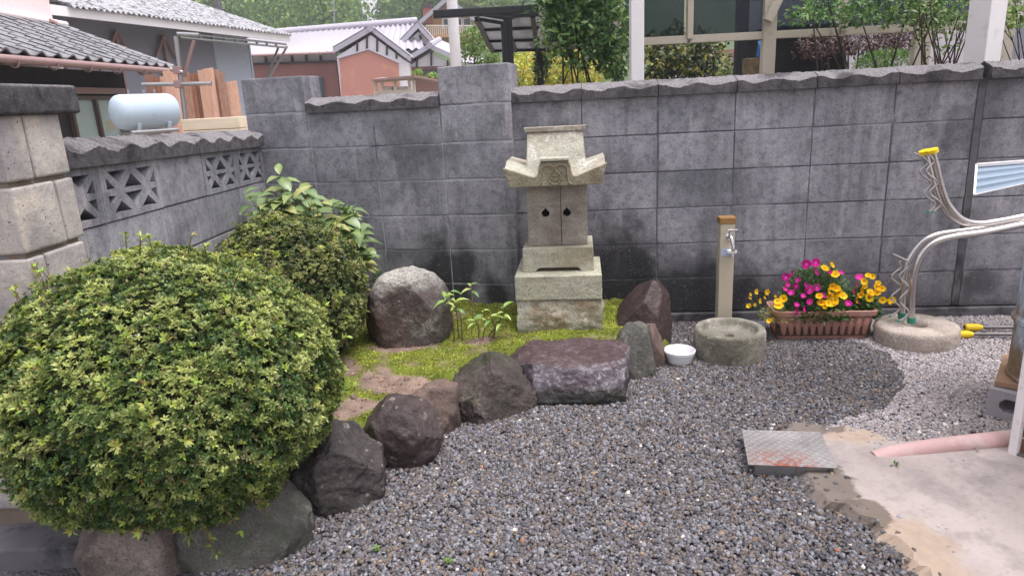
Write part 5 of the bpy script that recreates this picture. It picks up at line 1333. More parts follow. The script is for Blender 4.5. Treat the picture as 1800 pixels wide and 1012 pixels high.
b = MB(); b.box((BLn / 2, -0.02, bz - 0.02), (BLn - 0.02, 0.04, 0.16)); b.build('eave_board', M['white'], bn)
b = MB(); b.box((BLn / 2 - 0.4, 1.1, bz / 2 + 0.15), (BLn - 0.8, 0.2, bz + 0.3)); b.build('wall', M['barnwall'], bn)
b = MB(); b.grid(lambda s, q: (BLn - 1.75 + 1.38 * s, 0.98 + 0.012 * math.cos(s * 2 * math.pi * 16), 0.05 + (bz + 0.2) * q), 96, 1); b.build('wall_sheet', M['barnlight'], bn)
b = MB(); b.box((BLn - 0.36, 1.9, bz / 2 - 0.06), (0.06, 1.9, bz - 0.12)); b.build('end_wall', M['barnlight'], bn)
for x in (1.3, 2.6, 3.9):
    if x < BLn - 0.4:
        for s in (-0.55, 0.0, 0.55):
            b = MB(); b.bar((x + s, 0.95, bz - 0.9 if s else 0.0), (x, 0.93 if s else 0.95, bz - 0.12) if s else (x, 0.95, bz - 0.12), 0.05); b.build('brace', M['gutter'], bn)
for z in (bz - 0.16, bz - 0.24):
    b = MB(); b.tube([(BLn * 0.45, 0.05, z), (BLn - 0.1, 0.05, z)], 0.025, 8); b.build('eave_pipe', M['galv'], bn, smooth=60)
for k in range(9):
    b = MB(); x = BLn * 0.48 + k * (BLn * 0.5 / 9); b.box((x, 0.05, bz - 0.2), (0.03, 0.05, 0.11)); b.build('pipe_bracket', M['galv'], bn)
for dx, dz in ((-0.05, 0.0), (-0.30, 0.0)):
    b = MB(); b.bar((BLn - 0.28, 0.85, bz - 1.3), (BLn + dx, 0.05, bz - 0.2) if dz == 0.0 and dx > -0.1 else (BLn - 0.2, 0.2, bz - 0.2), 0.045); b.build('strut', M['galv'], bn)

# scaffold pole, planks and stacked lumber in front of the barn
sp_ = aty(318, 232, 7.9)
sc = thing('scaffold_pole', 'grey scaffold pole with clamped cross pipes next to the tank', 'scaffold', (sp_.x, sp_.y, GZ))
def loc(u, v, y, o): return aty(u, v, y) - Vector(o.location)
b = MB(); b.tube([(0, 0, 0), loc(309, 64, 7.9, sc)], 0.024, 10); b.build('upright', M['galv'], sc, smooth=60)
for (a, c_, nm) in (((250, 149), (372, 147), 'cross_pipe'), ((300, 122), (322, 128), 'short_pipe'), ((312, 60), (350, 62), 'top_pipe')):
    b = MB(); b.tube([loc(*a, 7.85, sc), loc(*c_, 7.85, sc)], 0.022, 10); b.build(nm, M['galv'], sc, smooth=60)
b = MB(); b.tube([loc(341, 72, 7.95, sc), loc(324, 135, 7.95, sc)], 0.02, 8); b.build('rusty_stay', M['gutter'], sc)
for u, v in ((314, 148), (312, 124)):
    q = loc(u, v, 7.86, sc); b = MB(); b.box(q, (0.07, 0.09, 0.08)); b.build('clamp', M['gutter'], sc, bevel=0.008)
PL = [m_wood('cedar_plank_%s' % 'abcd'[i], c0, c1, 2, 26) for i, (c0, c1) in enumerate(((srgb(122, 88, 74), srgb(158, 122, 104)), (srgb(106, 72, 58), srgb(142, 104, 86)), (srgb(166, 128, 108), srgb(196, 160, 140)), (srgb(108, 70, 54), srgb(150, 106, 84))))]
rs = random.Random(3)
order = ['reddish cedar plank leaning in a row behind the tank']
for k in range(15):
    u = 262 + k * 10.4; top = 126 + 5 * math.sin(k * 1.1) + (16 if k > 12 else 0) + (6 if k < 3 else 0)
    y0 = 8.5 + 0.03 * (k % 3)
    a = aty(u + 14 + rs.uniform(-2, 2), 236, y0); a.z = GZ + 0.0
    tpt = aty(u, top, y0 + 0.55)
    w = rs.uniform(0.085, 0.125)
    o = thing('cedar_plank', order[0], 'plank', a, 0, 'cedar planks leaning behind the tank')
    tpt = tpt - a
    b = MB(); b.bar((0, 0, 0), tpt, w, 0.03, up=(0, 1, 0)); b.build('board', PL[rs.choice((0, 0, 1, 2, 3))], o)
M['lumber'] = m_wood('pale_lumber', srgb(206, 186, 160), srgb(236, 222, 200), 0, 20)
lq = aty(322, 235, 7.4); lr = aty(424, 232, 7.4)
for k in range(11):
    o = thing('lumber_board', 'pale sawn lumber board in the flat stack beside the scaffold pole', 'board', (lq.x, lq.y, GZ + 0.1185 * k), -0.02, 'pale lumber boards stacked flat')
    b = MB(); b.box(((lr.x - lq.x) / 2, 0.15, 0.055), (lr.x - lq.x, 0.3, 0.112)); b.build('board', M['lumber'], o, bevel=0.004)

# ------------------------------------------------------------------ farther houses
M['farroof'] = m_plain('pale_grey_roof_tile', srgb(172, 169, 177), 0.5, var=0.15, scale=0.8, spec=0.5)
M['barge'] = m_plain('grey_barge_board', srgb(168, 164, 176), 0.7, var=0.08, scale=2)
M['terrawall'] = m_plain('terracotta_wall', srgb(184, 130, 118), 0.85, var=0.06, scale=1.0, wear=(srgb(206, 150, 122), 0.55, 0.7, 0.8))
M['brownwall'] = m_plain('brown_pink_wall', srgb(150, 106, 102), 0.85, var=0.1, scale=1.5)
M['plaster'] = m_plain('white_plaster', srgb(222, 220, 224), 0.85, var=0.05, scale=2)
M['timber'] = m_plain('dark_timber', srgb(66, 58, 62), 0.8, var=0.2)
M['teal'] = m_plain('dark_teal_glass', srgb(58, 84, 92), 0.25, var=0.1)
def quad_roof(b, a, c, d, e, pitchn, amp, th_=0.06):
    """tiled slope: a-c eave (left,right), e-d ridge (left,right)"""
    a, c, d, e = (Vector(x) for x in (a, c, d, e))
    nrm = (c - a).cross(e - a).normalized()
    if nrm.z < 0: nrm = -nrm
    f = lambda s, q, o=0.0: tuple((a.lerp(c, s)).lerp(e.lerp(d, s), q) + nrm * (amp * math.cos(2 * math.pi * s * pitchn) + o))
    b.grid(lambda s, q: f(s, q), pitchn * 6, 4); b.grid(lambda s, q: f(1 - s, q, -th_), 12, 1)
    return b
TH = thing('terracotta_house', 'terracotta walled house with pale tiled roof and white timbered gable', 'house', (aty(560, 160, 29).x, 29, GZ))
def L3(u, v, y, o=TH): return aty(u, v, y) - Vector(o.location)
def face_prism(o, name, mat, pix, y, dep):
    b = MB(); P = [L3(u, v, y, o) for u, v in pix]; n = len(P)
    b.add([tuple(p) for p in P] + [(p.x, p.y + dep, p.z) for p in P], [tuple(range(n)), tuple(range(2 * n - 1, n - 1, -1))] + [(i, n + i, n + (i + 1) % n, (i + 1) % n) for i in range(n)])
    return b.build(name, mat, o)
b = MB(); quad_roof(b, L3(300, 103, 27.4), L3(745, 86, 29.6), L3(733, 40, 32.2), L3(470, 61, 30.4), 30, 0.05); b.build('main_roof', M['farroof'], TH, smooth=60)
b = MB(); b.tube([L3(470, 59, 30.4), L3(733, 37, 32.2)], 0.16, 8); b.build('ridge', M['barge'], TH, smooth=60)
def to_ground(u, v, y, o=TH):
    p = L3(u, v, y, o); return Vector((p.x, p.y, 0.0))
def wall_poly(o, name, mat, pts3, dep):
    b = MB(); n = len(pts3)
    b.add([tuple(p) for p in pts3] + [(p.x, p.y + dep, p.z) for p in pts3], [tuple(range(n)), tuple(range(2 * n - 1, n - 1, -1))] + [(i, n + i, n + (i + 1) % n, (i + 1) % n) for i in range(n)])
    return b.build(name, mat, o)
wall_poly(TH, 'side_wall', M['brownwall'], [to_ground(310, 110, 28.4), to_ground(590, 110, 29.4), L3(590, 108, 29.4), L3(310, 118, 28.4)], 0.3)
wall_poly(TH, 'plaster_band', M['plaster'], [L3(310, 117.6, 28.5), L3(592, 107.6, 29.5), L3(592, 90, 29.5), L3(310, 100, 28.5)], 0.2)
for u in (342, 373, 404, 436, 468, 490, 514, 539, 564):
    b = MB(); v0 = 118.5 - (u - 310) * 0.036
    b.bar(L3(u, v0, 28.38 + (u - 310) * 0.0036), L3(u - 1, v0 - 18, 28.38 + (u - 310) * 0.0036), 0.08); b.build('timber_post', M['timber'], TH)
b = MB(); b.bar(L3(310, 118, 28.3), L3(592, 108, 29.3), 0.10, 0.07); b.build('timber_rail', M['timber'], TH)
b = MB(); b.tube([L3(305, 103, 27.2), L3(590, 93, 28.4)], 0.05, 8); b.build('gutter', M['gutter'], TH)
wall_poly(TH, 'window', M['teal'], [to_ground(545, 165, 29.1) + Vector((0, 0, .8)), to_ground(567, 165, 29.1) + Vector((0, 0, .8)), L3(566, 136, 29.1), L3(545, 137, 29.1)], 0.1)
# gable wing
wall_poly(TH, 'gable_wall', M['plaster'], [to_ground(592, 104, 28.14), to_ground(716, 112, 28.14), L3(716, 110, 28.14), L3(652, 62, 28.14), L3(592, 100, 28.14)], 1.9)
for u, v0, v1 in ((628, 92, 76), (645, 90, 68), (663, 92, 70), (680, 97, 80), (697, 103, 93)):
    b = MB(); b.bar(L3(u, v0, 28.11), L3(u, v1 - 3, 28.11), 0.07); b.build('timber_post', M['timber'], TH)
wall_poly(TH, 'wing_wall', M['terrawall'], [to_ground(597, 165, 28.06), to_ground(704, 165, 28.06), L3(699, 110, 28.06), L3(648, 88, 28.06), L3(596, 102, 28.06)], 0.06)
b = MB(); b.tube([L3(594, 103, 28.04), L3(648, 87, 28.04), L3(702, 111, 28.04)], 0.04, 6); b.build('wing_roof_edge', M['barge'], TH)
for p, q in (((586, 94), (652, 56)), ((652, 56), (722, 109))):
    b = MB(); A, Bq = L3(*p, 28.0), L3(*q, 28.0)
    b.add([A, Bq, Bq + Vector((0, 0, 0.2)), A + Vector((0, 0, 0.2)), A + Vector((0, .08, 0)), Bq + Vector((0, .08, 0)), Bq + Vector((0, .08, 0.2)), A + Vector((0, .08, 0.2))], [(0, 1, 2, 3), (7, 6, 5, 4), (0, 4, 5, 1), (1, 5, 6, 2), (2, 6, 7, 3), (3, 7, 4, 0)])
    b.build('barge_board', M['barge'], TH)
    b = MB(); quad_roof(b, A + Vector((0, 0, 0.21)), A + Vector((0, 2.6, 0.21)), Bq + Vector((0, 2.6, 0.21)), Bq + Vector((0, 0, 0.21)), 10, 0.03); b.build('gable_roof', M['farroof'], TH, smooth=60)
b = MB(); b.tube([L3(651, 50, 27.9), L3(651, 50, 27.9) + Vector((0, 2.8, 0.02))], 0.13, 8); b.build('gable_ridge', M['barge'], TH)
# second gable behind
for p, q in (((704, 82), (735, 50)), ((735, 50), (760, 78))):
    b = MB(); A, Bq = L3(*p, 30.2), L3(*q, 30.2)
    b.add([A, Bq, Bq + Vector((0, 0, 0.24)), A + Vector((0, 0, 0.24)), A + Vector((0, .08, 0)), Bq + Vector((0, .08, 0)), Bq + Vector((0, .08, 0.24)), A + Vector((0, .08, 0.24))], [(0, 1, 2, 3), (7, 6, 5, 4), (0, 4, 5, 1), (1, 5, 6, 2), (2, 6, 7, 3), (3, 7, 4, 0)])
    b.build('rear_barge_board', M['barge'], TH)
    b = MB(); quad_roof(b, A + Vector((0, 0, 0.25)), A + Vector((0, 2.2, 0.25)), Bq + Vector((0, 2.2, 0.25)), Bq + Vector((0, 0, 0.25)), 8, 0.03); b.build('rear_gable_roof', M['farroof'], TH, smooth=60)
wall_poly(TH, 'rear_gable_wall', M['plaster'], [to_ground(712, 100, 30.5), to_ground(757, 100, 30.5), L3(757, 76, 30.5), L3(735, 56, 30.5), L3(712, 78, 30.5)], 1.2)
for (p, q) in (((706, 84), (752, 80)), ((738, 62), (742, 78))):
    b = MB(); b.bar(L3(*p, 30.4), L3(*q, 30.4), 0.09); b.build('rear_timber', M['timber'], TH)
b = MB(); b.tube([L3(588, 48, 31.5), L3(585, -60, 31.5)], 0.03, 6); b.tube([L3(579, 20, 31.5), L3(592, 18, 31.5)], 0.02, 6); b.build('antenna_mast', M['galv'], TH)
# annex with low tiled roof
AN = thing('annex', 'small brown annex with low gable and pale tiled roof beside the white pole', 'house', (aty(770, 150, 29).x, 29, GZ))
def A3(u, v, y): return L3(u, v, y, AN)
wall_poly(AN, 'wall', M['brownwall'], [to_ground(706, 150, 29.3, AN), to_ground(842, 150, 29.3, AN), A3(842, 119, 29.3), A3(755, 105, 29.3), A3(706, 128, 29.3)], 1.6)
wall_poly(AN, 'gable_plaster', M['plaster'], [A3(716, 118, 29.25), A3(800, 116, 29.25), A3(756, 93, 29.25)], 0.04)
for u, v0, v1 in ((733, 120, 103), (758, 116, 92), (787, 118, 106)):
    b = MB(); b.bar(A3(u, v0, 29.15), A3(u, v1, 29.15), 0.07); b.build('timber_post', M['timber'], AN)
for p, q in (((702, 117), (755, 86)), ((755, 86), (812, 112))):
    b = MB(); A, Bq = A3(*p, 28.9), A3(*q, 28.9)
    b.add([A, Bq, Bq + Vector((0, 0, 0.2)), A + Vector((0, 0, 0.2)), A + Vector((0, .08, 0)), Bq + Vector((0, .08, 0)), Bq + Vector((0, .08, 0.2)), A + Vector((0, .08, 0.2))], [(0, 1, 2, 3), (7, 6, 5, 4), (0, 4, 5, 1), (1, 5, 6, 2), (2, 6, 7, 3), (3, 7, 4, 0)])
    b.build('barge_board', M['barge'], AN)
b = MB(); quad_roof(b, A3(702, 113, 28.9), A3(690, 113, 33.0), A3(760, 78, 33.0), A3(755, 81, 28.9), 12, 0.03); b.build('roof_slope', M['farroof'], AN, smooth=60)
b = MB(); quad_roof(b, A3(812, 108, 28.9), A3(880, 117, 33.0), A3(775, 72, 33.0), A3(755, 81, 28.9), 14, 0.03); b.build('roof_slope', M['farroof'], AN, smooth=60)
b = MB(); b.tube([A3(755, 80, 28.8), A3(772, 70, 33.0)], 0.13, 8); b.build('ridge', M['barge'], AN)
b = MB(); b.box(A3(764, 128, 29.0), (1.2, 0.2, 0.28)); b.build('door_hood', M['timber'], AN)
# bird coop
cq = aty(715, 165, 11.5)
CP = thing('wire_coop', 'wooden framed wire coop with lean to roof behind the low coping', 'coop', (cq.x, cq.y, GZ))
def C3(u, v, y=11.5): return L3(u, v, y, CP)
M['coopwood'] = m_plain('pale_coop_timber', srgb(214, 204, 190), 0.8, var=0.12)
M['wire'] = m_plain('coop_wire', srgb(120, 116, 96), 0.6)
for u in (659, 671, 694, 719, 727):
    b = MB(); p = C3(u, 142); b.bar((p.x, p.y, 0), p, 0.045); b.build('post', M['coopwood'], CP)
for p, q in (((657, 144), (728, 138)), ((657, 163), (728, 160))):
    b = MB(); b.bar(C3(*p), C3(*q), 0.04); b.build('rail', M['coopwood'], CP)
b = MB(); P = [C3(653, 143, 11.3), C3(728, 136, 11.3), C3(784, 146, 12.6), C3(672, 139, 12.9)]; b.add([tuple(p) for p in P] + [(p.x, p.y, p.z + 0.03) for p in P], [(3, 2, 1, 0), (4, 5, 6, 7), (0, 1, 5, 4), (1, 2, 6, 5), (2, 3, 7, 6), (3, 0, 4, 7)]); b.build('roof', M['gutter'], CP)
b = MB(); p, q = C3(660, 163, 12.6), C3(780, 163, 12.6); b.box(((p.x + q.x) / 2, p.y, 0.62), (q.x - p.x, 0.05, 1.24)); b.build('back_wall', M['brownwall'], CP)
for u0, u1 in ((676, 690), (698, 716)):
    b = MB(); p, q = C3(u0, 165, 11.9), C3(u1, 152, 11.9); b.box(((p.x + q.x) / 2, p.y, q.z / 2), (q.x - p.x, 0.2, q.z)); b.build('nest_box', M['white'], CP)
wm = MB()
A, Bq, C_ = C3(728, 140), C3(780, 147, 12.4), C3(780, 175, 12.4)
for i in range(15):
    p = A.lerp(Bq, i / 14); wm.bar((p.x, p.y, 0.3), p, 0.008)
for j in range(12):
    z = 0.4 + 0.085 * j; wm.bar((A.x, A.y, z), (Bq.x, Bq.y, z), 0.008)
tag(wm.build('wire_mesh', M['wire'], CP), kind='stuff')

# chalet on the slope
HY = 58.0
hill_h = lambda x, y: max(0.0, (y - 34) * 0.215) if y < 170 else 29.2
CH = thing('chalet', 'wooden chalet with brick chimney and balcony up on the slope', 'house', (aty(790, 80, HY).x, HY, hill_h(0, HY) - 0.4))
M['chaletwood'] = m_plain('orange_brown_cladding', srgb(188, 142, 102), 0.8, var=0.1, scale=1.0)
M['brick'] = m_plain('red_brick', srgb(150, 86, 70), 0.85, var=0.2, scale=3)
def H3(u, v, y=HY): return L3(u, v, y, CH)
def flo(u, y=HY): p = H3(u, 60, y); return Vector((p.x, p.y, -0.5))
wall_poly(CH, 'wall', M['chaletwood'], [flo(744), flo(836), H3(836, 34), H3(786, 6), H3(744, 36)], 5)
for p, q in (((736, 46), (786, 2)), ((786, 2), (842, 44))):
    b = MB(); A, Bq = H3(*p, HY - 1.2), H3(*q, HY - 1.2)
    b.add([A, Bq, Bq + Vector((0, 0, .35)), A + Vector((0, 0, .35)), A + Vector((0, 7, 0)), Bq + Vector((0, 7, 0)), Bq + Vector((0, 7, .35)), A + Vector((0, 7, .35))], [(0, 1, 2, 3), (7, 6, 5, 4), (0, 4, 5, 1), (1, 5, 6, 2), (2, 6, 7, 3), (3, 7, 4, 0)])
    b.build('roof_slope', M['chaletwood'] if False else M['barge'], CH)
b = MB(); p, q = H3(746, 42, HY - 0.6), H3(758, 14, HY - 0.6); b.box(((p.x + q.x) / 2, p.y, (p.z + q.z) / 2), (q.x - p.x, 0.5, q.z - p.z)); ch_ = b.build('chimney', M['brick'], CH)
b = MB(); b.box(((p.x + q.x) / 2, p.y, q.z + 0.1), ((q.x - p.x) * 1.15, 0.6, 0.25)); b.build('chimney_cap', M['timber'], ch_)
for u0, u1 in ((778, 796), (799, 812), (814, 828)):
    p, q = H3(u0, 51, HY - 0.06), H3(u1, 32, HY - 0.06); b = MB(); b.box(((p.x + q.x) / 2, p.y, (p.z + q.z) / 2), (q.x - p.x, 0.1, q.z - p.z)); w_ = b.build('window', M['white'], CH)
    b = MB(); b.box(((p.x + q.x) / 2, p.y - 0.06, (p.z + q.z) / 2), ((q.x - p.x) * 0.72, 0.05, (q.z - p.z) * 0.82)); b.build('pane', M['teal'], w_)
p, q = H3(750, 63, HY - 1.4), H3(838, 63, HY - 1.4)
b = MB(); b.box(((p.x + q.x) / 2, p.y + 0.6, p.z - 0.1), (q.x - p.x, 1.3, 0.2)); bal = b.build('balcony', M['chaletwood'], CH)
b = MB(); b.bar(p + Vector((0, 0, .72)), q + Vector((0, 0, .72)), 0.1); b.build('balcony_rail', M['coopwood'], bal)
for k in range(26):
    s = p.lerp(q, k / 25); b = MB(); b.bar(s, s + Vector((0, 0, .7)), 0.06); b.build('baluster', M['coopwood'], bal)
b = MB(); b.box(((p.x + q.x) / 2, p.y + 0.8, p.z / 2 - 0.1), (q.x - p.x - 0.5, 0.3, p.z - 0.2)); b.build('balcony_base', M['chaletwood'], CH)

# ------------------------------------------------------------------ hills and forest
gx, gy = np.meshgrid(np.linspace(-260, 260, 105), np.linspace(34, 320, 72))
def hill_f(x, y):
    u = 900 + 1205 * x / np.maximum(y, 1)
    gap = np.exp(-((u - 693) / 34.0) ** 2) * 30.0 * np.clip((y - 48) / 60, 0, 1)
    return np.clip((y - 34) * 0.215, 0, 26 + 0 * y) * 1.0 - gap + np.where(u < 640, np.clip((640 - u) / 200, 0, 1) * 7, np.clip((u - 720) / 60, 0, 1) * 5) * np.clip((y - 70) / 50, 0, 1)
gz = hill_f(gx, gy) + np.array([fbm((a * 0.02, b_ * 0.02, 0), 1, 3) for a, b_ in zip(gx.ravel(), gy.ravel())]).reshape(gx.shape) * 1.5 * np.clip((gy - 34) / 40, 0, 1) - 0.08
nr, nc = gx.shape; idx = np.arange(nr * nc).reshape(nr, nc)
M['hill'] = m_plain('hill_floor', srgb(72, 88, 52), 0.95, var=0.25, scale=0.2)
tag(link('hill', new_mesh('hill', np.stack([gx.ravel(), gy.ravel(), gz.ravel()], 1), np.stack([idx[:-1, :-1].ravel(), idx[:-1, 1:].ravel(), idx[1:, 1:].ravel(), idx[1:, :-1].ravel()], 1), M['hill'], True)), kind='structure')
nt = 3000
fy_ = 60 + 130 * rng.random(nt) ** 0.8
fu = rng.uniform(150, 1000, nt)
fx_ = (fu - 900) / 1205 * fy_
ok = ~((np.abs(fx_ - aty(790, 80, 62).x) < 5) & (fy_ < 72))
fx_, fy_, fu = fx_[ok], fy_[ok], fu[ok]
PV, PF, PC = [], [], []
nl = 95
n = len(fx_)
cz = hill_f(fx_, fy_) + 2.6 + rng.uniform(0, 1.5, n)
rad = rng.uniform(1.8, 4.0, n)
d = rand_dirs(n * nl).reshape(n, nl, 3)
P = np.stack([fx_, fy_, cz], 1)[:, None] + d * (rad[:, None, None] * np.array([1, 1, 1.05])) * (0.6 + 0.4 * rng.random((n, nl, 1)))
tn = rng.choice(4, n, p=[.35, .3, .25, .1])
pal = np.array([srgb(96, 122, 80), srgb(114, 142, 88), srgb(134, 160, 98), srgb(164, 170, 112)])
C = pal[tn][:, None] * rng.uniform(0.75, 1.25, (n, 1, 1)) * (0.85 + 0.3 * rng.random((n, nl, 1)))
k = n * nl
V, F, CC = leaf_arrays(P.reshape(-1, 3), rand_dirs(k), d.reshape(-1, 3) + rand_dirs(k) * 0.4, np.repeat(fy_, nl) * rng.uniform(0.0045, 0.008, k), np.repeat(fy_, nl) * rng.uniform(0.004, 0.006, k), C.reshape(-1, 3), LEAF2)
tag(link('forest', new_mesh('forest', V, F, M['farleaf'], False, CC)), 'mixed green woodland covering the far hillside', 'forest', kind='stuff')
b = MB(); q = aty(404, 150, 44); b.tube([(q.x, 44, -0.1), (q.x, 44, 14)], [0.22, 0.16], 12)
o = thing('utility_pole', 'grey concrete utility pole rising behind the corrugated barn roof', 'pole', (q.x, 44, GZ)); b2 = MB(); b2.tube([(0, 0, 0), (0, 0, 13)], [0.3, 0.22], 12); b2.build('shaft', M['footing'], o, smooth=60); b2 = MB(); b2.bar((-0.8, 0, 12), (0.8, 0, 12), 0.1); b2.build('cross_arm', M['footing'], o)

# ------------------------------------------------------------------ trees and shrubs beyond the wall
def tree(name, label, base, blobs, pal, n, L, seed, trunk=0.03, stems=5, wr=0.5, cat='tree', group=None, mat='leaf', fill=0.35, bark='darktwig', droop=0.0):
    """blobs: (x, y, z, rx, ry, rz) in world space"""
    rs = random.Random(seed); o = thing(name, label, cat, base, 0, group); org = np.array(base)
    P, N = [], []
    tot = sum(q[3] * q[5] for q in blobs)
    for q in blobs:
        k = max(6, int(n * q[3] * q[5] / tot)); d = rand_dirs(k)
        r = 1 - fill * rng.random(k) ** 1.5
        w = np.array([fbm((x * 2 + seed, y * 2, z * 2), 1.4, 3) for x, y, z in d])
        P.append(np.array(q[:3]) + d * np.array(q[3:]) * (r * (1 + 0.45 * w))[:, None]); N.append(d)
    P, N = np.concatenate(P), np.concatenate(N)
    g = np.array([fbm((x + seed, y, z), 3.0 / max(0.3, blobs[0][3]), 3) for x, y, z in P])
    k = g > -0.32; P, N, g = P[k], N[k], g[k]; n = len(P)
    pal = np.array(pal); ci = np.clip((0.5 + g * 0.9 + rng.normal(0, 0.2, n)) * len(pal), 0, len(pal) - 1).astype(int)
    C = pal[ci] * rng.uniform(0.8, 1.2, (n, 1))
    D = unit(N * 0.6 + rand_dirs(n) * 0.9 + np.array([0, 0, 0.15 - droop]))
    Ln = rng.uniform(L * 0.65, L * 1.2, n)
    V, F, CC = leaf_arrays(P - org, D, N * 0.6 + np.array([0, -0.2, 0.8]) + rand_dirs(n) * 0.5, Ln, Ln * wr, C)
    tag(link('crown', new_mesh('crown', V, F, M[mat], False, CC), o), kind='stuff')
    b = MB()
    for i in range(stems):
        q = blobs[i % len(blobs)]
        e = Vector(q[:3]) - Vector(base) + Vector((rs.uniform(-.4, .4) * q[3], rs.uniform(-.4, .4) * q[4], rs.uniform(-.2, .6) * q[5]))
        m_ = e * 0.5 + Vector((rs.uniform(-.12, .12) * e.z, rs.uniform(-.08, .08) * e.z, 0.1 * e.z))
        pth = spline([(rs.uniform(-.02, .02), rs.uniform(-.02, .02), 0), tuple(m_ * 0.6), tuple(m_), tuple(e)], 4)
        b.tube(pth, [trunk * (1 - 0.75 * j / (len(pth) - 1)) for j in range(len(pth))], 7)
        for w in range(4):
            f = pth[rs.randrange(5, len(pth))]; e2 = Vector(f) + Vector((rs.uniform(-.6, .6) * q[3], rs.uniform(-.6, .6) * q[4], rs.uniform(0, .6) * q[5]))
            b.tube([f, Vector(f).lerp(e2, .5) + Vector((0, 0, .03)), e2], [trunk * .35, trunk * .22, trunk * .1], 5)
    b.build('trunk', M[bark], o, smooth=60)
    return o
def bl(u, v, y, ru, rv, dy=0.4):
    p = aty(u, v, y); k = y / 1160.0
    return (p.x, p.y, p.z, ru * k, dy, rv * k)
def ground(u, y): p = aty(u, 200, y); return (p.x, y, GZ)
tree('leafy_tree', 'green leafy small tree growing through the cream screen frame', ground(1040, 5.85), [bl(1010, 20, 5.85, 55, 45, .2), bl(985, 60, 5.85, 30, 35, .2), bl(1060, 50, 5.85, 42, 50, .2), bl(1035, 90, 5.85, 45, 25, .2), bl(1080, 100, 5.9, 26, 35, .2), bl(1000, -10, 5.85, 60, 30, .2)], [srgb(44, 74, 40), srgb(62, 96, 52), srgb(84, 118, 66), srgb(112, 140, 80)], 4200, 0.062, 1.0, 0.02, 8, 0.5)
tree('yellow_green_shrub', 'yellow green shrub seen below the black carport', ground(960, 11.5), [bl(930, 128, 11.5, 35, 35, .8), bl(985, 118, 11.8, 45, 36, .8), bl(1030, 122, 11.2, 35, 34, .8), bl(905, 138, 11.2, 20, 24)], [srgb(120, 134, 46), srgb(158, 166, 60), srgb(190, 190, 84), srgb(206, 180, 90)], 4200, 0.085, 2.0, 0.02, 6, 0.6, cat='shrub')
tree('climber', 'dark leafed climber wrapped round the second carport post', ground(948, 10.0), [bl(955, 100, 10, 13, 20, .2), bl(950, 130, 10, 10, 25, .2)], [srgb(38, 62, 32), srgb(60, 86, 42), srgb(96, 112, 50)], 900, 0.06, 3.0, 0.01, 3, 0.6, cat='climber')
tree('dark_shrub', 'dense dark shrub with yellow specks behind the white post', ground(1200, 8.6), [bl(1190, 95, 8.6, 45, 40, .5), bl(1235, 105, 8.5, 32, 36, .5), bl(1150, 110, 8.8, 35, 40, .5), bl(1215, 85, 8.7, 35, 25, .5)], [srgb(26, 38, 22), srgb(38, 54, 28), srgb(56, 72, 36), srgb(84, 96, 48), srgb(150, 146, 70)], 5200, 0.06, 4.0, 0.02, 6, 0.6, cat='shrub')
tree('pale_shrub', 'pale green shrub at the side of the dark shrub', ground(1268, 10.5), [bl(1268, 122, 10.5, 16, 22, .3)], [srgb(120, 140, 84), srgb(150, 166, 104)], 500, 0.07, 5.0, 0.012, 3, 0.5, cat='shrub')
tree('red_maple', 'dark purple red maple spreading below the cream rail', ground(1500, 7.6), [bl(1450, 78, 7.6, 40, 16, .5), bl(1510, 75, 7.6, 50, 18, .5), bl(1560, 80, 7.5, 45, 20, .5), bl(1590, 68, 7.4, 26, 14, .4), bl(1430, 92, 7.6, 22, 10, .3)], [srgb(40, 28, 34), srgb(58, 40, 46), srgb(84, 58, 62), srgb(108, 82, 80)], 3400, 0.05, 6.0, 0.03, 7, 0.4, droop=0.3)
tree('green_maple', 'light green maple foliage in front of the dark screen', ground(1560, 5.75), [bl(1425, 30, 5.8, 35, 10, .3), bl(1470, 8, 5.8, 55, 18, .3), bl(1510, 32, 5.7, 30, 10, .3), bl(1580, 5, 5.7, 60, 30, .3), bl(1650, 10, 5.7, 50, 36, .3)], [srgb(44, 76, 44), srgb(64, 102, 56), srgb(92, 130, 70), srgb(120, 150, 86)], 3600, 0.05, 7.0, 0.018, 7, 0.42)
tree('twiggy_shrub', 'many stemmed twiggy shrub beside the second white post', ground(1650, 5.2), [bl(1625, 20, 5.2, 40, 30, .3), bl(1690, 50, 5.2, 35, 30, .3), bl(1660, 60, 5.2, 35, 35, .3)], [srgb(58, 76, 44), srgb(84, 104, 58), srgb(112, 128, 74)], 420, 0.045, 8.0, 0.016, 16, 0.45, cat='shrub')
tree('leafy_shrub', 'bright leafed shrub right of the second white post', ground(1775, 4.7), [bl(1760, 20, 4.7, 26, 30, .2), bl(1790, 10, 4.7, 40, 30, .2), bl(1750, 50, 4.7, 14, 14, .2)], [srgb(74, 104, 52), srgb(110, 138, 70), srgb(150, 170, 96)], 750, 0.042, 9.0, 0.01, 6, 0.5, cat='shrub')
tree('feathery_shrub', 'small feathery green shrub under the red maple', ground(1555, 6.9), [bl(1555, 108, 6.9, 36, 16, .25), bl(1535, 112, 6.9, 20, 12, .2)], [srgb(62, 98, 48), srgb(88, 124, 60), srgb(110, 146, 74)], 1300, 0.06, 10.0, 0.01, 5, 0.14, cat='shrub')
tree('cloud_pruned_tree', 'round cloud pruned green tree beside the white pole', ground(845, 14), [bl(832, 72, 14, 22, 20, .35), bl(852, 98, 14, 22, 14, .3), bl(868, 104, 14, 12, 10, .2), bl(845, 60, 14.3, 18, 14, .3), bl(820, 88, 14.2, 12, 14, .3)], [srgb(64, 92, 42), srgb(92, 122, 52), srgb(122, 148, 66)], 2600, 0.06, 11.0, 0.03, 5, 0.6)
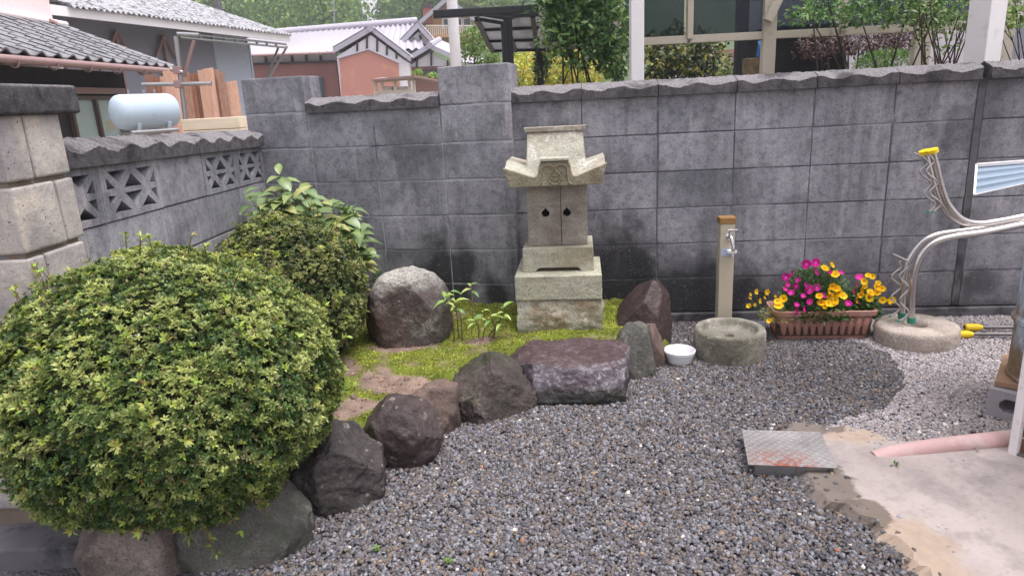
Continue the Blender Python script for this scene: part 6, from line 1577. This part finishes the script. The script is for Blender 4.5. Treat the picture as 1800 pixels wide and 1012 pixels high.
tree('distant_tree', 'light green tree rising behind the chalet roof', ground(850, 75)[:2] + (hill_h(0, 75) - 0.5,), [bl(850, 20, 75, 40, 35, 2.5), bl(900, 5, 78, 50, 30, 2.5)], [srgb(110, 138, 66), srgb(142, 164, 80), srgb(166, 180, 96)], 2200, 0.7, 12.0, 0.2, 4, 0.7, mat='farleaf')
tree('bare_shrub', 'grey bare twigged shrub under the carport roof', ground(925, 12.5), [bl(925, 110, 12.5, 22, 28, .4)], [srgb(150, 146, 130), srgb(120, 118, 100)], 160, 0.05, 13.0, 0.014, 14, 0.4, cat='shrub', bark='footing')
tree('potted_herb', 'small green herb tuft on top of the coop', ground(735, 12.2)[:2] + (aty(735, 139, 12.2).z - 0.02,), [bl(735, 130, 12.2, 7, 6, .08)], [srgb(110, 150, 62), srgb(140, 172, 84)], 160, 0.05, 14.0, 0.004, 3, 0.5, cat='plant')
tree('potted_herb', 'second green tuft on the coop roof nearer the pillar', ground(760, 12.4)[:2] + (aty(760, 140, 12.4).z - 0.02,), [bl(761, 134, 12.4, 11, 4, .1)], [srgb(110, 150, 62), srgb(140, 172, 84)], 160, 0.05, 15.0, 0.004, 3, 0.5, cat='plant')

# ------------------------------------------------------------------ carport, poles, cream screen, white house
def post(name, label, u, y, w, top, mat, group=None, cat='post', d=None):
    p = aty(u, hor(u), y); o = thing(name, label, cat, (p.x, y, GZ), 0, group)
    b = MB(); b.box((0, 0, top / 2), (w, d or w, top)); b.build('shaft', mat, o, bevel=0.006)
    b = MB(); b.box((0, 0, 0.04), (w + 0.06, (d or w) + 0.06, 0.08)); b.build('foot', M['footing'], o, bevel=0.004)
    return o
post('white_post', 'slim white square post in front of the dark shrub', 1119, 5.5, 0.098, 3.4, M['offwhite'], 'white terrace posts')
o = post('white_post', 'thick white square post beside the twiggy shrub', 1722, 3.92, 0.125, 3.4, M['offwhite'], 'white terrace posts'); o.rotation_euler = (0, 0, 0.35)
p = aty(806, hor(806), 8.6); o = thing('white_pole', 'round white metal pole standing left of the black carport', 'pole', (p.x, 8.6, GZ))
b = MB(); b.tube([(0, 0, 0), (0, 0, 3.6)], 0.064, 20); b.build('shaft', M['offwhite'], o, smooth=60); b = MB(); b.tube([(0, 0, 3.6), (0, 0, 3.64)], 0.07, 20); b.build('top_cap', M['white'], o, smooth=40)
# black cantilever carport
CPy = 7.6
q = aty(893, hor(893), CPy); ct = thing('carport', 'black framed carport with curved translucent roof panels', 'carport', (q.x, CPy, GZ))
def K3(u, v, y): return L3(u, v, y, ct)
pb = K3(892, 30, CPy); b = MB(); b.bar((pb.x, 0, 0), (pb.x, 0, pb.z), 0.09); b.build('post', M['black'], ct, bevel=0.006)
pb = K3(948, 92, 9.9); b = MB(); b.bar((pb.x, pb.y, 0), pb, 0.09); b.build('post', M['black'], ct, bevel=0.006)
pb = K3(884, 40, CPy - 0.15); b = MB(); b.tube([(pb.x, pb.y, 0), (pb.x, pb.y, pb.z)], 0.025, 8); b.tube([(pb.x, pb.y, pb.z), K3(842, 33, CPy - .2)], 0.025, 8); b.build('rain_pipe', M['black'], ct, smooth=60)
b = MB(); b.tube(spline([K3(893, 32, CPy), K3(905, 24, CPy + .2), K3(922, 38, 8.5), K3(936, 68, 9.3), K3(948, 96, 9.9)], 6), 0.045, 8); b.build('curved_arm', M['black'], ct, smooth=60)
b = MB(); b.bar(K3(762, 26, 7.3), K3(1010, 12, 7.3), 0.09, 0.075); b.build('front_beam', M['black'], ct, bevel=0.01)
t = NT('carport_polycarbonate'); t.b.inputs['Transmission Weight'].default_value = 0.75
M['poly'] = t.done(srgb(190, 192, 198), 0.5, None, 0, 0.4)
edgeL = [(838, 32, 7.6), (848, 52, 8.3), (857, 72, 9.0), (866, 89, 9.6)]; edgeR = [(985, 22, 7.6), (985, 46, 8.3), (985, 68, 9.0), (985, 86, 9.6)]
for i in range(3):
    for j in range(3):
        a, c_, d_, e = (K3(*edgeL[i]), K3(*edgeR[i]), K3(*edgeR[i + 1]), K3(*edgeL[i + 1]))
        s0, s1 = j / 3 + 0.01, (j + 1) / 3 - 0.01
        P = [a.lerp(c_, s0), a.lerp(c_, s1), e.lerp(d_, s1), e.lerp(d_, s0)]
        b = MB(); b.add([tuple(x) for x in P] + [tuple(x + Vector((0, 0, .01))) for x in P], [(3, 2, 1, 0), (4, 5, 6, 7), (0, 1, 5, 4), (1, 2, 6, 5), (2, 3, 7, 6), (3, 0, 4, 7)]); b.build('roof_panel', M['poly'], ct)
for i in range(4):
    b = MB(); b.bar(K3(*edgeL[i]), K3(*edgeR[i]), 0.07, 0.05); b.build('purlin', M['black'], ct)
    if i < 3:
        for s in (0.0, 0.333, 0.667, 1.0):
            b = MB(); b.bar(K3(*edgeL[i]).lerp(K3(*edgeR[i]), s) - Vector((0, 0, .012)), K3(*edgeL[i + 1]).lerp(K3(*edgeR[i + 1]), s) - Vector((0, 0, .012)), 0.05, 0.045); b.build('rafter', M['black'], ct)
# cream framed screen with smoky panels
SY = 6.2
q0 = aty(960, hor(960), SY)
sn = thing('terrace_screen', 'cream framed terrace screen with dark smoky panels behind the wall', 'screen', (q0.x, SY, GZ))
def S3(u, v, y=SY): return L3(u, v, y, sn)
t = NT('smoky_panel'); t.done(srgb(30, 36, 44), 0.12, None, 0, 0.6)
tr = t.n('ShaderNodeBsdfTransparent'); tr.inputs[0].default_value = (0.55, 0.6, 0.66, 1); mx = t.n('ShaderNodeMixShader'); mx.inputs[0].default_value = 0.6
t.t.links.new(t.b.outputs[0], mx.inputs[1]); t.t.links.new(tr.outputs[0], mx.inputs[2]); t.t.links.new(mx.outputs[0], t.out.inputs['Surface']); M['smoky'] = t.m
cols_u = [958, 1086, 1210, 1347, 1475, 1613, 1760]
for u, w, v1 in zip(cols_u, (0.05, 0.075, 0.05, 0.11, 0.05, 0.14, 0.1), (0, 1, 0, 1, 0, 1, 1)):
    p = S3(u, hor(u)); railz = S3(u, hor(u) - 86).z
    b = MB(); b.box((p.x, 0, (0.0 + 3.0) / 2 if v1 else (railz + 3.0) / 2), (w, 0.07, 3.0 if v1 else 3.0 - railz)); b.build('mullion', M['cream'], sn, bevel=0.004)
for u0, u1 in zip(cols_u[:-1], cols_u[1:]):
    p, q = S3(u0 + 2, hor(u0) - 86), S3(u1 - 2, hor(u1) - 86)
    b = MB(); b.box(((p.x + q.x) / 2, 0.012, p.z), (q.x - p.x, 0.06, 0.062)); b.build('rail', M['cream'], sn, bevel=0.003)
    b = MB(); b.box(((p.x + q.x) / 2, 0.02, (p.z + 3.0) / 2), (q.x - p.x - 0.05, 0.006, 3.0 - p.z)); b.build('panel', M['smoky'], sn)
    b = MB(); b.box(((p.x + q.x) / 2, 0.012, 2.98), (q.x - p.x, 0.06, 0.07)); b.build('top_rail', M['cream'], sn)
b = MB(); b.bar(S3(1349, 37, SY - .05), S3(1372, -12, SY - .05), 0.07); b.build('brace', M['cream'], sn)
# dark store behind the screen
q = aty(1418, hor(1418), 7.9); ds = thing('dark_store', 'black shade cloth store standing behind the cream post', 'shed', (q.x, 7.9, GZ))
b = MB(); b.box((0, 0.6, 0.95), (0.86, 1.2, 1.9)); b.build('cloth_walls', M['dark'], ds, bevel=0.02); b = MB(); b.box((0, 0.6, 1.92), (0.95, 1.3, 0.05)); b.build('roof', M['black'], ds)
# white house behind
q = aty(1560, hor(1560), 9.2); wh = thing('white_house', 'white rendered house wall behind the red maple', 'house', (q.x, 9.2, GZ))
def W3(u, v, y=9.2): return L3(u, v, y, wh)
M['render'] = m_plain('white_render', srgb(206, 200, 206), 0.85, var=0.06, scale=2)
x0, x1 = W3(1455, 100).x, W3(2000, 100).x
b = MB(); b.box(((x0 + x1) / 2, 1.5, 1.7), (x1 - x0, 3.0, 3.4)); b.build('wall', M['render'], wh)
b = MB(); b.box(((x0 + x1) / 2, 1.4, 3.45), (x1 - x0 + 0.8, 3.8, 0.12)); b.build('roof', M['black'], wh)
p, q = W3(1758, 108, 9.15), W3(1812, 40, 9.15)
b = MB(); b.box(((p.x + q.x) / 2, -0.03, (p.z + q.z) / 2), (q.x - p.x, 0.06, q.z - p.z)); lw = b.build('lattice_window', M['white'], wh)
t = NT('lattice_glass'); M['lat'] = t.done(srgb(150, 168, 182), 0.2, None, 0, 0.6)
b = MB(); b.box(((p.x + q.x) / 2, -0.063, (p.z + q.z) / 2), ((q.x - p.x) * .86, 0.01, (q.z - p.z) * .92)); b.build('pane', M['lat'], lw)
for k in range(10):
    b = MB(); x = p.x + (q.x - p.x) * (.1 + .08 * k); b.bar((x, -0.072, p.z + .02), (x, -0.072, q.z - .02), 0.008); b.build('lattice_bar', M['barge'], lw)
for k in range(12):
    b = MB(); z = p.z + (q.z - p.z) * (.08 + .077 * k); b.bar((p.x + .02, -0.076, z), (q.x - .02, -0.076, z), 0.008); b.build('lattice_bar', M['barge'], lw)
# house fragment and post seen under the rail
q = aty(1285, hor(1285), 21); fh = thing('distant_house', 'distant white house with red brown roof seen beside the black post', 'house', (q.x, 21, GZ))
b = MB(); b.box((0, 1.5, 1.0), (2.0, 3, 2.3)); b.build('wall', M['render'], fh)
b = MB(); b.box((0, 1.2, 2.25), (2.4, 3.8, 0.18)); b.build('roof', M['brownwall'], fh)
b = MB(); b.box((-0.1, -0.02, 1.6), (0.7, 0.06, 0.6)); w_ = b.build('window', M['white'], fh); b = MB(); b.box((-0.1, -0.06, 1.6), (0.6, 0.03, 0.5)); b.build('pane', M['teal'], w_)
post('black_post', 'square black aluminium post below the cream rail', 1300, 7.4, 0.11, 2.2, M['black'])
M['bark'] = m_stone('rough_bark', srgb(100, 84, 62), srgb(146, 126, 96), None, 0, srgb(70, 58, 44), 20)
post('weathered_post', 'rough brown weathered wooden post next to the black post', 1322, 7.0, 0.16, 1.6, M['bark'])
q = aty(1337, 92, 7.0); o = thing('blue_sheet', 'crumpled blue sheet hung on the weathered post', 'sheet', (q.x, 6.93, q.z))
b = MB(); b.grid(lambda s, t_: ((s - .5) * .12, 0.02 * math.sin(s * 9 + t_ * 5), (t_ - .5) * .2), 8, 8); b.build('cloth', m_plain('blue_tarp', srgb(60, 130, 196), 0.6), o, smooth=60)

# ------------------------------------------------------------------ damp air
hz_m = bpy.data.materials.new('haze'); hz_m.use_nodes = True
hz_m.node_tree.nodes.clear()
ho = hz_m.node_tree.nodes.new('ShaderNodeOutputMaterial'); hv = hz_m.node_tree.nodes.new('ShaderNodeVolumePrincipled')
hv.inputs['Color'].default_value = (0.92, 0.95, 1.0, 1); hv.inputs['Density'].default_value = 0.0020; hv.inputs['Anisotropy'].default_value = 0.2
hz_m.node_tree.links.new(hv.outputs[0], ho.inputs['Volume'])
b = MB(); b.box((0, 0, 24), (664, 664, 51)); tag(b.build('haze', hz_m), 'thin damp haze in the air over the valley', 'haze', kind='stuff')
